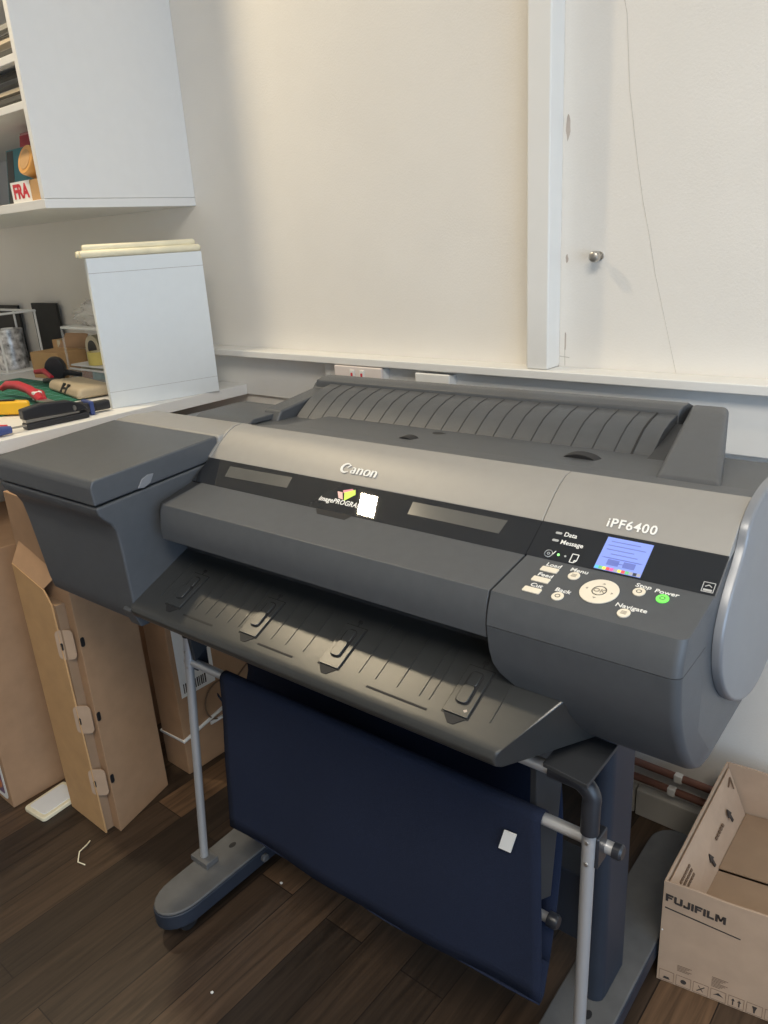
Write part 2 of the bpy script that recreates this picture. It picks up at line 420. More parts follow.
# folded ribbon emblem
plate('emblem_fold', FS, [(-.0125, -.0175), (-.003, -.0175), (.0060, -.0300), (-.0035, -.0285)], .0004, .0008, 'emblem_rose', strip)
plate('emblem_fold', FS, [(-.004, -.0140), (.0110, -.0085), (.0150, -.0105), (.0000, -.0185)], .0004, .0008, 'emblem_pink', strip)
plate('emblem_fold', FS, [(.0010, -.0175), (.0175, -.0090), (.0225, -.0175), (.0095, -.0315)], .0004, .0009, 'emblem_lime', strip)

# display and printed legends on the control strip
dsp = plate('display', FS, [(.4088, -.0055), (.4630, -.0055), (.4628, -.0515), (.4080, -.0515)], .0004, .0012, 'screen_blue', strip2)
lines = []
for k, (a0, a1) in enumerate(((.415, .450), (.413, .458), (.413, .446), (.420, .452), (.414, .458), (.424, .440))):
    y = -.0105 - k * .0058; lines.append(rect(a0, y - .0011, a1, y))
lines += [rect(.4115, -.0345, .4600, -.0340), rect(.4200, -.0440, .4340, -.0360), rect(.4390, -.0440, .4530, -.0360)]
plates('menu_lines', FS, lines, .0012, .0014, 'screen_text', strip2)
for k, c in enumerate(('cyan', 'green', 'yellow', 'red', 'magenta', 'grey', 'yellow', 'red', 'green', 'grey', 'black', 'grey')):
    a = .4088 + k * .0045; plate('ink_level', FS, rect(a, -.0512, a + .0040, -.0472), .0012, .0015, 'level_' + c, strip2)
text('Data', FS, .3555, -.0140, .0088, 'print_white', strip2, align='LEFT', bold=.0001); text('Message', FS, .3555, -.0258, .0088, 'print_white', strip2, align='LEFT', bold=.0001)
for y_ in (-.0138, -.0250): plate('indicator', FS, rrect(.3485, y_, .0085, .0030, .0014), .0004, .0009, 'print_grey', strip2)
ic = [[(.3478 + .0055 * math.cos(a) * f, -.0452 + .0055 * math.sin(a) * f) for f, a in ((1, 2 * PI * k / 14), (1, 2 * PI * (k + 1) / 14), (.8, 2 * PI * (k + 1) / 14), (.8, 2 * PI * k / 14))] for k in range(14)]
ic += [[(.3478 + .0022 * math.cos(a) * f, -.0452 + .0022 * math.sin(a) * f) for f, a in ((1, 2 * PI * k / 8), (1, 2 * PI * (k + 1) / 8), (.5, 2 * PI * (k + 1) / 8), (.5, 2 * PI * k / 8))] for k in range(8)]
ic += ribbon([(.3533, -.0452), (.3555, -.0400)], .001)
ic += ribbon([(.3770, -.0390), (.3850, -.0390), (.3850, -.0475), (.3820, -.0510), (.3770, -.0510), (.3770, -.0390)], .001) + ribbon([(.3850, -.0475), (.3820, -.0475), (.3820, -.0510)], .001)
plates('roll_icon', FS, ic[:23], .0004, .0008, 'print_white', strip2); plates('sheet_icon', FS, ic[23:], .0004, .0008, 'print_white', strip2)
plate('led', FS, disc_pts(.3605, -.0445, .0017, .0017, 12), .0004, .0011, 'led_green', strip2)
plate('led', FS, disc_pts(.3695, -.0445, .0013, .0013, 12), .0004, .0011, 'print_grey', strip2)['label'] = 'unlit grey indicator'
plates('square_mark', FS, ribbon([(.5285, -.0385), (.5405, -.0385), (.5405, -.0505), (.5285, -.0505), (.5285, -.0385)], .0008) + ribbon([(.5310, -.0440), (.5345, -.0415), (.5380, -.0440)], .001) + [rect(.5300, -.0495, .5390, -.0470)], .0004, .0008, 'print_grey', strip2)

# front lid
lid = prof_part('front_lid', [(.1945, .9215), (.1085, .9080), (.1030, .8950), (.0995, .8800), (.0985, .8650), (.1000, .8500), (.1220, .8440), (.17, .862), (.195, .90)], -.300, .3195, 'dark_plastic', PR, .0012, 2, 14)
bm = bmesh.new()
LA = [(.196, .9205), (.111, .906), (.104, .890), (.103, .851), (.125, .846), (.20, .88)]
LB = [(.200, .9200), (.127, .902), (.119, .888), (.119, .853), (.135, .848), (.20, .88)]
a = [bm.verts.new((-.3005, v, w)) for v, w in LA]; b = [bm.verts.new((-.328, v, w)) for v, w in LB]
bm.faces.new(a); bm.faces.new(b[::-1])
for i in range(6): bm.faces.new([a[i], b[i], b[(i + 1) % 6], a[(i + 1) % 6]])
fin('lid_end', bm, 'deep_plastic', lid, .003)
LP = plane((0, .1945, .9215), UX, Vector((0, .0860, .0135)))
plate('finger_notch', LP, [(-.032, -.0010), (.040, -.0010), (.036, -.0150), (-.018, -.0150)], -.0008, .0004, 'seam_black', lid)

# control panel (right upper) and side housing (right lower)
C2 = (.1929, .9212); D2 = (.108, .908)
def columns(name, us, prof, m, parent, inset, ang):
    bm = bmesh.new(); cols = []
    for u in us:
        cols.append([bm.verts.new((u, v + inset(u) * (v < .15), w)) for v, w in prof])
    for a, b in zip(cols, cols[1:]):
        for i in range(len(prof)): bm.faces.new([a[i], a[(i + 1) % len(prof)], b[(i + 1) % len(prof)], b[i]])
    bm.faces.new(cols[0][::-1]); bm.faces.new(cols[-1]); return fin(name, bm, m, parent, 0, ang=ang)
def corner(u, r=.011):
    x = u - (.5435 - r)
    return 0 if x <= 0 else r * (1 - math.sqrt(max(0, 1 - (x / r) ** 2)))
US_R = [.5325, .5345, .5365, .5385, .5400, .5412, .5422, .5430, .5434]
columns('control_panel', [.3225, .3232] + [.34, .40, .46, .52] + US_R, [C2, D2, (.1045, .9000), (.1005, .8900), (.0980, .8800), (.0965, .8690), (.20, .8690), (.23, .94)], 'dark_plastic', PR, corner, 30)
FP = plane((0, C2[0], C2[1]), UX, Vector((0, C2[0] - D2[0], C2[1] - D2[1])))
panel = COL.objects['control_panel']
def button(a, s, kind, m='button_cream'):
    if kind == 'r': return plate('button', FP, rrect(a, -s, .0215, .0098, .0015), 0, .0016, m, panel, .0004)
    return plate('button', FP, disc_pts(a, -s, .0068, .0078), 0, .0016, m, panel, .0004)
for a, s, t in ((.3632, .0206, 'Load'), (.3638, .0437, 'Feed'), (.3644, .0667, 'Cut')):
    button(a, s, 'r'); text(t, FP, a + .0004, -s + .0108, .0098, 'print_white', panel, bold=.0001)
for a, s, t, dx, m in ((.3946, .0217, 'Menu', .001, 0), (.3960, .0664, 'Back', .0005, 0), (.4715, .0232, 'Stop', .0005, 0), (.4979, .0258, 'Power', .0003, 1), (.4719, .0668, 'Navigate', .0033, 0)):
    bt = button(a, s, 'c', 'power_green' if m else 'button_cream')
    if m: bt['label'] = 'green lit power button'
    text(t, FP, a + dx, -s + .0125, .0098, 'print_white', panel, bold=.0001)
    q = [[(a + .0032 * f * math.cos(x), -s + .0032 * f * math.sin(x)) for f, x in ((1, 2 * PI * k / 12), (1, 2 * PI * (k + 1) / 12), (.7, 2 * PI * (k + 1) / 12), (.7, 2 * PI * k / 12))] for k in range(12)]
    plates('button_symbol', FP, q if t not in ('Menu', 'Navigate') else [rect(a - .003, -s + y, a + .003, -s + y + .0009) for y in (-.0025, -.0004, .0017)], .0016, .0019, 'button_mark', panel)
wheel = plate('navigation_wheel', FP, disc_pts(.4330, -.0395, .0212, .0236, 40), 0, .0018, 'button_cream', panel, .0006)
plates('wheel_ring', FP, [[(.4330 + .0082 * f * math.cos(x), -.0395 + .0092 * f * math.sin(x)) for f, x in ((1, 2 * PI * k / 24), (1, 2 * PI * (k + 1) / 24), (.86, 2 * PI * (k + 1) / 24), (.86, 2 * PI * k / 24))] for k in range(24)], .0018, .0022, 'button_mark', panel)
text('OK', FP, .4330, -.0395, .0095, 'button_mark', panel, h=.0020, bold=.0001)
arr = []
for k in range(4):
    a = k * PI / 2; c, s_ = math.cos(a), math.sin(a); arr.append([(.4330 + c * x - s_ * y, -.0395 + s_ * x + c * y) for x, y in ((.0135, -.002), (.0160, 0), (.0135, .002))])
for q in arr: plate('wheel_arrow', FP, q, .0018, .0021, 'button_mark', panel)

def vfront(w):  # front outline of the lower housing
    pr = [(.8680, .0965), (.85, .0985), (.82, .1040), (.79, .1160), (.76, .1330), (.73, .1560), (.71, .1750), (.698, .1950), (.692, .225)]
    if w >= pr[0][0]: return pr[0][1]
    for (w0, v0), (w1, v1) in zip(pr, pr[1:]):
        if w >= w1: return v0 + (v1 - v0) * (w0 - w) / (w0 - w1)
    return pr[-1][1]
def wmin(u):
    pr = [(.3225, .835), (.3245, .815), (.330, .800), (.345, .785), (.365, .762), (.395, .727), (.420, .704), (.445, .693), (.47, .692), (.5435, .692)]
    for (a0, b0), (a1, b1) in zip(pr, pr[1:]):
        if u <= a1: return b0 + (b1 - b0) * (u - a0) / (a1 - a0)
    return pr[-1][1]
us = [.3225, .3245, .330, .337, .345, .355, .365, .38, .395, .408, .42, .432, .445, .458, .47, .50, .52] + US_R
ws = [.8680, .855, .84, .82, .805, .79, .775, .76, .745, .73, .72, .71, .704, .698, .694, .692]
bm = bmesh.new(); cols = []
for u in us:
    wm = wmin(u); inset = 0
    inset = corner(u)
    c = []
    for w in ws:
        ww = max(w, wm); c.append(bm.verts.new((u, vfront(ww) + inset, ww)))
    c += [bm.verts.new((u, .50, max(.692, wm))), bm.verts.new((u, .60, .74)), bm.verts.new((u, .60, .8680))]
    cols.append(c)
for a, b in zip(cols, cols[1:]):
    n = len(a)
    for i in range(n):
        f = [a[i], a[(i + 1) % n], b[(i + 1) % n], b[i]]
        bm.faces.new(f)
bm.faces.new(cols[0][::-1]); bm.faces.new(cols[-1])
bmesh.ops.remove_doubles(bm, verts=bm.verts, dist=1e-5)
bmesh.ops.dissolve_degenerate(bm, edges=bm.edges, dist=1e-6)
fin('side_housing', bm, 'dark_plastic', PR, 0, ang=32)

# silver end cap on the right
capo = [(.165, .87), (.168, .84), (.180, .812), (.203, .782), (.238, .752), (.280, .728), (.335, .711), (.39, .706), (.45, .714), (.51, .745), (.545, .79), (.555, .84), (.55, .90), (.525, .95), (.48, .982), (.42, .999), (.36, 1.004), (.315, 1.0005), (.288, .991), (.262, .976), (.238, .9585), (.215, .941), (.190, .918), (.174, .895)]
def smooth_loop(p, it=2):
    for _ in range(it):
        q = []
        for a, b in zip(p, p[1:] + p[:1]): q += [(a[0] * .75 + b[0] * .25, a[1] * .75 + b[1] * .25), (a[0] * .25 + b[0] * .75, a[1] * .25 + b[1] * .75)]
        p = q
    return p
capo = [(v + .034 * max(0, min(1, (.42 - v) / .12)) * (1 if w < .95 else max(0, 1 - (w - .95) / .03)), w) for v, w in capo]
capo = smooth_loop(capo, 1)
cx_, cw_ = .36, .86
bm = bmesh.new(); rings = []
for u, s in ((.5440, 1.0), (.5510, 1.0), (.5535, .993), (.5545, .980), (.5550, .965), (.5565, .6), (.5568, .2)):
    rings.append([bm.verts.new((u, cx_ + (v - cx_) * s, cw_ + (w - cw_) * s)) for v, w in capo])
bm.faces.new(rings[0][::-1]); bm.faces.new(rings[-1])
for a, b in zip(rings, rings[1:]):
    n = len(a)
    for i in range(n): bm.faces.new([a[i], a[(i + 1) % n], b[(i + 1) % n], b[i]])
fin('end_cap', bm, 'cap_silver', PR, 0, ang=45)

# left ink compartment
def inkbox(z_prof, uL, uR, m, name, parent, bevel): pass
ink = bmesh.new()
ip = [(.0110, .9255), (.0125, .9130), (.0200, .9030), (.0310, .8930), (.0375, .8780), (.0400, .8500), (.0420, .8000), (.0440, .7350), (.0470, .7120), (.0560, .7030), (.25, .7030), (.26, .72), (.26, .9420)]
def uleft(w): return -.643 if w > .915 else (-.638 if w > .89 else -.638 + (.893 - w) * .20)
R_ = [ink.verts.new((-.331, v, w)) for v, w in ip]; L_ = [ink.verts.new((uleft(w), v, w)) for v, w in ip]
ink.faces.new(R_); ink.faces.new(L_[::-1])
for i in range(len(ip)): ink.faces.new([R_[i], L_[i], L_[(i + 1) % len(ip)], R_[(i + 1) % len(ip)]])
inko = fin('ink_compartment', ink, 'dark_plastic', PR, .004, 3, ang=40)
prof_part('ink_lid', [(.0085, .9290), (.0070, .9600), (.0120, .9690), (.0170, .9708), (.2620, .9835), (.2640, .9440)], -.645, -.330, 'dark_plastic', inko, .0035, 3, 30)
FI = plane((-.330, 0, 0), (0, 1, 0), (0, 0, 1))
plate('lid_latch', FI, [(.088, .9365), (.098, .9500), (.110, .9545), (.122, .9535), (.113, .9400), (.100, .9345)], 0, .0022, 'cap_silver', inko, .0008)
bm = bmesh.new(); extr_u(bm, [(.0360, .7360), (.12, .760), (.16, .79), (.16, .792), (.12, .762), (.036, .738)], -.3305, -.3300); fin('seam', bm, 'seam_black', inko)
bm = bmesh.new(); extr_u(bm, [(.0375, .7340), (.0500, .7000), (.16, .698), (.16, .770)], -.3600, -.3285); fin('hinge_foot', bm, 'dark_plastic', inko, .004)

# dark mouth between lid and guide
prof_part('paper_mouth', [(.150, .846), (.172, .862), (.174, .76), (.165, .80)], -.326, .3220, 'deep_plastic', PR, .001)
mo = bmesh.new()
for k in range(2): extr_u(mo, [(.130 + k * .012, .8400 - k * .012), (.136 + k * .012, .8425 - k * .012), (.136 + k * .012, .836 - k * .012), (.130 + k * .012, .8345 - k * .012)], -.32, .3200)
fin('mouth_rail', mo, 'seam_black', PR)

# output guide
gp = [(.168, .8045), (.158, .8000), (.048, .7500), (.0395, .7440), (.0365, .7350), (.0400, .7260), (.0480, .7215), (.19, .700), (.19, .78)]
bm = bmesh.new()
def gu(v): return .375 + (v - .048) * (.042 / .066)
a = [bm.verts.new((-.334, v, w)) for v, w in gp]; b = [bm.verts.new((max(.366, min(.425, gu(v) - (.750 - w > .003) * .004)), v, w)) for v, w in gp]
bm.faces.new(a[::-1]); bm.faces.new(b)
for i in range(len(gp)): bm.faces.new([a[i], a[(i + 1) % len(gp)], b[(i + 1) % len(gp)], b[i]])
guide = fin('output_guide', bm, 'guide_plastic', PR, .003, 3, ang=18)
GP = plane((0, .158, .800), UX, Vector((0, .11, .05)))
rib = []
for u in (-.2890, -.199, -.172, -.148, -.1200, -.0955, -.0250, .0045, .0400, .1420, .1700, .2050, .2400, .2550, .3420):
    rib.append(rect(u - .0006, -.098, u + .0006, -.012 if u < .33 else -.045))
for q in rib: plate('guide_rib', GP, q, -.0005, .0011, 'guide_plastic', guide)
for a0, a1 in ((-.2120, -.1420), (-.0400, .0300), (.1650, .2600)): plate('guide_slot', GP, rect(a0, -.1135, a1, -.1105), -.001, .0006, 'seam_black', guide)
for u in (-.2467, -.0682, .0931, .2972):
    c = plate('slider_clip', GP, rrect(u, -.0700, .0350, .0700, .002), 0, .0028, 'guide_plastic', PR, .0006)
    plates('clip_outline', GP, ribbon([(u - .0185, -.0335), (u + .0185, -.0335), (u + .0185, -.1062), (u - .0185, -.1062), (u - .0185, -.0335)], .0012), 0, .0006, 'seam_black', c)
    plate('clip_recess', GP, rrect(u, -.0660, .0200, .0500, .008, 6), .0028, .0031, 'seam_black', c)
    plate('clip_knob', GP, rrect(u, -.0760, .0165, .0270, .006, 6), .0028, .0062, 'guide_plastic', c, .001)
    plate('clip_knob', GP, rrect(u, -.0530, .0140, .0190, .003, 4), .0028, .0050, 'guide_plastic', c, .001)
    plate('clip_notch_shade', GP, [(u - .0150, -.1068), (u + .0150, -.1068), (u + .004, -.1175), (u - .004, -.1175)], -.0005, .0008, 'seam_black', c)  # black wedge painted as the shadowed notch below the clip
    plates('clip_pointer', GP, [rrect(u, -.0250, .0070, .0050, .001), rect(u - .0006, -.0335, u + .0006, -.0275)], 0, .0009, 'seam_black', c)
plate('scuff', GP, [(.3050, -.097), (.3090, -.0945), (.3110, -.097), (.308, -.0995)], .0028, .0031, 'chip_brown', guide)

# roll unit behind
rp = [(.526, .9445), (.545, .960), (.570, .9765), (.592, .9885), (.620, .9970), (.650, 1.0015)]
roll = prof_part('roll_cover', rp + [(.655, .9985), (.66, .93), (.57, .91), (.526, .93)], -.405, .345, 'dark_plastic', PR, .001, 2, 50)
prof_part('top_bar', [(.652, .9980), (.656, 1.0070), (.672, 1.0110), (.700, 1.0110), (.730, 1.000), (.750, .975), (.753, .93), (.74, .88), (.66, .88)], -.452, .347, 'dark_plastic', PR, .002, 3, 50)
def on_roll(i, du, h):
    v, w = rp[i]; return Vector((du, v, w)) + Vector((0, -.5, .86)) * h
for k in range(19):
    ribs = bmesh.new()
    u = -.372 + k * .0365
    q = [[on_roll(i, u + s * .0008, hh) for i in range(len(rp))] for s, hh in ((-1, 0), (-1, .0009), (1, .0009), (1, 0))]
    vv = [[ribs.verts.new(p) for p in r] for r in q]
    for r0, r1 in zip(vv, vv[1:] + vv[:1]):
        for i in range(len(rp) - 1): ribs.faces.new([r0[i], r0[i + 1], r1[i + 1], r1[i]])
    fin('cover_rib', ribs, 'deep_plastic', roll)
bm = bmesh.new(); extr_u(bm, [(.523, .9435), (.526, .9475), (.528, .9460), (.525, .942)], -.385, .300); fin('cover_lip', bm, 'seam_black', roll)
bm = bmesh.new(); extr_u(bm, [(v - .0006, w + .0010) for v, w in rp] + [(.651, .999), (.56, .955)], .3120, .3150); fin('cover_seam', bm, 'seam_black', roll)
for (u, v, w, r) in ((-.028, .500, .9490, .034), (-.044, .436, .9655, .016), (.264, .462, .9605, .030)):
    bm = bmesh.new(); n = 16
    poly_prism(bm, [Vector((u + r * math.cos(PI * k / n), v, w + r * .42 * math.sin(PI * k / n))) for k in range(n + 1)], Vector((0, .02, 0)))
    fin('thumb_notch_shade', bm, 'seam_black', PR, .001)  # black half disc painted for the shade inside a thumb notch
def roll_end(name, u0, u1, prof, m='dark_plastic', bev=.006):
    bm = bmesh.new(); extr_u(bm, prof, u0, u1); return fin(name, bm, m, PR, bev, 4, ang=25)
endp = [(.385, .955), (.402, .9765), (.550, .9930), (.660, 1.0045), (.700, 1.0085), (.730, 1.001), (.748, .980), (.754, .94), (.745, .890), (.70, .86), (.48, .86)]
def taper(name, e0, e1, prof, m='dark_plastic', bev=.005, top=.86):
    bm = bmesh.new()
    a = [bm.verts.new((e0(v), v, w)) for v, w in prof]; b = [bm.verts.new((e1(v), v, w)) for v, w in prof]
    n = len(prof); bm.faces.new(a[::-1]); bm.faces.new(b)
    for i in range(n): bm.faces.new([a[i], a[(i + 1) % n], b[(i + 1) % n], b[i]])
    return fin(name, bm, m, PR, bev, 4, ang=25)
taper('roll_end_plate', lambda v: .400 - .167 * (v - .40), lambda v: .484 - .255 * (v - .41), endp, bev=.010)
roll_end('roll_end_plate', -.462, -.412, [(v + .10 if v < .6 else v, w - .004) for v, w in endp], bev=.005)
taper('roll_slot', lambda v: .345, lambda v: .3995 - .167 * (v - .40), [(.475, .953), (.56, .968), (.645, .988), (.66, .93), (.5, .90)], 'deep_plastic', .001)
prof_part('roll_flap', [(.322, .9865), (.324, .9885), (.395, .9755), (.519, .9462), (.519, .940), (.39, .965)], -.3225, .5430, 'dark_plastic', PR, .001)

# stand
for side, su in (('l', -1), ('r', 1)):
    fu = .375 * su - (.006 if su < 0 else 0)
    bm = bmesh.new()
    out = []
    for k in range(13): a = PI + PI * k / 12; out.append((fu + .047 * math.cos(a), .062 + .064 * math.sin(a)))
    out += [(fu + .052, .30), (fu + .052, .60)]
    for k in range(13): a = PI * k / 12; out.append((fu + .052 * math.cos(a), .73 + .052 * math.sin(a)))
    out += [(fu - .052, .60), (fu - .052, .30)]
    poly_prism(bm, [Vector((a, b, .040)) for a, b in out], Vector((0, 0, .034)))
    foot = fin('stand_foot', bm, 'stand_navy', PR, .003, 2)
    bm = bmesh.new()
    poly_prism(bm, [Vector((fu + (a - fu) * .97, .4 + (b - .4) * .994, .0735)) for a, b in out], Vector((0, 0, .0065))); fin('foot_top', bm, 'foot_grey', foot, .003, 3)
    for (du, v) in ((-.012, .205), (.010, .290)):
        plate('bolt_hole', plane((fu, 0, .0801), UX, (0, 1, 0)), disc_pts(du, v, .006, .009, 14), 0, .0006, 'seam_black', foot)
    for v in (.055, .70):
        cs = empty('caster', (fu, v, 0)); cs.parent = PR
        for du in (-.014, .014):
            bm = bmesh.new(); lathe(bm, [(.012, -.009), (.021, -.007), (.023, 0), (.021, .007), (.012, .009)], c=(du, 0, .023), M4=Matrix.Rotation(PI / 2, 4, 'Y'), n=22); fin('wheel', bm, 'rubber_black', cs)
        box('fork', -.012, .012, -.014, .014, .022, .044, 'rubber_black', cs, .003)
    bm = bmesh.new(); lathe(bm, [(.009, 0), (.009, .006), (.006, .009)], c=(fu + .051, .235, .058), M4=Matrix.Rotation(PI / 2, 4, 'Y'), n=16); fin('foot_knob', bm, 'foot_grey', foot)
    # column
    bm = bmesh.new(); cu0, cu1 = fu - .020, fu + .020
    o2 = [(cu0, .41), (cu0, .335)] + [(fu + .020 * math.cos(a), .332 + .017 * math.sin(a)) for a in [PI + PI * k / 10 for k in range(1, 10)]] + [(cu1, .335), (cu1, .41)]
    poly_prism(bm, [Vector((a, b, .0805)) for a, b in o2], Vector((0, 0, .611))); fin('stand_column', bm, 'stand_navy', PR, .002, 2)
    # basket pole
    if su < 0: p0, p1 = (-.408, .142, .090), (-.368, .163, .640)
    else: p0, p1 = (.428, .150, .090), (.440, .136, .612)
    pole = tube_obj('basket_pole', [p0, p1], .0085, 'chrome_tube', PR)
    box('pole_socket', p0[0] - .026, p0[0] + .026, p0[1] - .016, p0[1] + .016, .0802, .094, 'foot_grey', PR, .002)
    bm = bmesh.new(); bx(bm, p1[0] - .0115, p1[0] + .0115, p1[1] + .001, p1[1] + .030, .545, .592); fin('rod_clamp', bm, 'black_tube', pole, .003)
    for z in (.588, .555): 
        bm = bmesh.new(); lathe(bm, [(.003, 0), (.0025, .0016)], c=(p1[0] + (0 if su > 0 else -.003), p1[1] + (-.0068 if su > 0 else -.010), z), M4=R90, n=10); fin('screw', bm, 'steel', pole)
# upper basket frame with elbows
el = [(.440, .136, .600), (.440, .138, .640)] + [(.440 - .022 + .022 * math.cos(a), .140, .645 + .022 * math.sin(a)) for a in [PI / 2 * k / 6 for k in range(7)]] + [(.385, .1405, .667)]
tube_obj('frame_elbow', el, .0115, 'black_tube', PR)
tube_obj('frame_bar', [(.386, .1405, .667), (-.352, .150, .667)], .0085, 'chrome_tube', PR)
el2 = [(-.3675, .163, .620), (-.366, .162, .650), (-.362, .158, .662), (-.345, .150, .667)]
tube_obj('frame_elbow', el2, .0115, 'black_tube', PR)
bm = bmesh.new(); poly_prism(bm, [Vector((.385, .118, .684)), Vector((.446, .110, .684)), Vector((.446, .200, .684)), Vector((.385, .200, .684))], Vector((0, 0, .006))); br = fin('frame_bracket', bm, 'deep_plastic', PR, .001)
plate('bolt_hole', plane((0, 0, .6838), UX, (0, -1, 0)), disc_pts(.425, -.150, .004, .004, 12), 0, .0004, 'seam_black', br)
bm = bmesh.new(); poly_prism(bm, [Vector((.348, .175, .66)), Vector((.362, .235, .66)), Vector((.362, .195, .40)), Vector((.348, .17, .40))], Vector((-.010, 0, 0))); fin('basket_strut', bm, 'deep_plastic', PR, .002)
bm = bmesh.new(); poly_prism(bm, [Vector((-.352, .150, .67)), Vector((-.352, .225, .67)), Vector((-.352, .215, .60)), Vector((-.352, .16, .57))], Vector((-.010, 0, 0))); fin('basket_strut', bm, 'deep_plastic', PR, .002)
prof_part('cross_beam', [(.345, .16), (.405, .16), (.405, .30), (.345, .30)], -.355, .355, 'stand_navy', PR, .003)
prof_part('cross_beam', [(.335, .60), (.405, .60), (.405, .69), (.335, .69)], -.355, .355, 'stand_navy', PR, .003)
# rods and fabric
rod = tube_obj('basket_rod', [(-.385, .1645, .562), (.463, .1640, .562)], .0085, 'chrome_tube', PR)
bm = bmesh.new(); lathe(bm, [(.0105, 0), (.0105, .009), (.008, .012)], c=(.461, .1640, .562), M4=Matrix.Rotation(PI / 2, 4, 'Y'), n=18); fin('rod_cap', bm, 'black_tube', rod)
rod2 = tube_obj('basket_rod', [(-.34, .215, .335), (.356, .213, .335)], .0075, 'chrome_tube', PR)
bm = bmesh.new(); lathe(bm, [(.0115, 0), (.0115, .012), (.009, .016)], c=(.350, .213, .335), M4=Matrix.Rotation(PI / 2, 4, 'Y'), n=18); fin('rod_cap', bm, 'black_tube', rod2)

def sheet(name, rows, nu, m, parent, thick=.002, flat=0, tilt=0.0):
    """rows: list of (v,w,u0,u1)"""
    bm = bmesh.new(); g = []
    for j, (v, w, u0, u1) in enumerate(rows):
        r = []
        for i in range(nu + 1):
            t = i / nu; u = u0 + (u1 - u0) * t
            wv = .0035 * math.sin(t * 7 + j * .35) + .002 * math.sin(t * 17 + 1 + j * .2)
            k = 0 if j < flat else min(1, (j - flat) / 4)
            r.append(bm.verts.new((u, v + wv * k, w - .004 * math.sin(PI * t) * k - tilt * (.5 - t) * k)))
        g.append(r)
    for a, b in zip(g, g[1:]):
        for i in range(nu): bm.faces.new([a[i], a[i + 1], b[i + 1], b[i]])
    o = fin(name, bm, m, parent, 0, ang=80)
    s = o.modifiers.new('thick', 'SOLIDIFY'); s.thickness = thick; s.offset = 0
    return o
rows = []
for k in range(9):  # loop of fabric around the top rod
    a = math.radians(-60 + 240 * k / 8); rows.append((.163 + .0115 * math.cos(a), .562 + .0115 * math.sin(a), -.275, .366))
for k in range(1, 13):
    t = k / 12; rows.append((.1515 - .010 * t + .004 * math.sin(PI * t), .562 - .325 * t, -.275 - .026 * t, .366 + .006 * t))
rows = [rows[0]] + rows
fab = sheet('basket_fabric', rows, 40, 'fabric_navy', PR, flat=11, tilt=.024)
rows = []
for k in range(15):
    t = k / 14; a = t
    v = .142 + .055 * t; w = .237 - .016 * math.sin(t * PI) + .02 * t
    rows.append((v, w, -.301 - .02 * t, .372 - .012 * t))
sheet('basket_fabric_floor', rows, 30, 'fabric_navy', PR, flat=-4, tilt=.024)
rows = []
for k in range(10):
    t = k / 9; rows.append((.199 + .075 * t + .03 * math.sin(PI * t), .258 + .35 * t, -.352 - .030 * math.sin(PI * min(1, t * 1.6)), .358 - .03 * t))
sheet('basket_fabric_back', rows, 30, 'fabric_navy', PR)
rows = []
for k in range(9):
    t = k / 8; rows.append((.215 + .035 * math.sin(PI * t), .225 + .235 * t, -.405 + .045 * abs(t - .45), -.30))
sheet('basket_side_fold', rows, 10, 'fabric_navy', PR)
FF = plane((0, .1465, 0), UX, (0, 0, 1))
lb = plate('paper_label', FF, [(.3055, .4960), (.3245, .4970), (.3339, .5325), (.3150, .5310)], -.0005, .0012, 'paper_white', fab); lb['label'] = 'small white paper label'

# ------------------------------------------------------------------ desk and wall cabinet
DZ = .916
desk = empty('desk', (-2.7, 1.0, 0), 'white desk top along the wall left of the printer', 'desk')
bm = bmesh.new(); bx(bm, -.98, .938, -.62, YW - 1.0 - .0105, DZ - .03, DZ); fin('desk_top', bm, 'cabinet_white', desk, .002, 2)
for x in (-.95, .20): box('support_panel', x, x + .03, -.55, .44, 0, DZ - .03, 'cabinet_white', desk, .002)

CX, CYf = -1.902, 1.016
cab = empty('wall_cabinet', (CX - .6, YW, 1.41), 'white open wall cabinet with shelves high above the desk', 'cabinet')
def cabx(name, x0, x1, y0, y1, z0, z1, m='cabinet_white', bevel=.0015):
    return box(name, x0 - (CX - .6), x1 - (CX - .6), y0 - YW, y1 - YW, z0 - 1.41, z1 - 1.41, m, cab, bevel)
cabx('side_panel', CX - .018, CX, CYf + .001, YW, 1.432, 2.40)
cabx('side_panel', CX - 1.2, CX - 1.182, CYf + .001, YW, 1.432, 2.40)
cabx('bottom_panel', CX - 1.2, CX, CYf, YW, 1.410, 1.4315)
cabx('top_panel', CX - 1.2, CX, CYf, YW, 2.4005, 2.42)
cabx('back_panel', CX - 1.181, CX - .019, YW - .01, YW, 1.432, 2.40)
for zt in (1.645, 1.743, 2.03): cabx('shelf', CX - 1.181, CX - .0185, CYf + .002, YW - .011, zt - .017, zt)

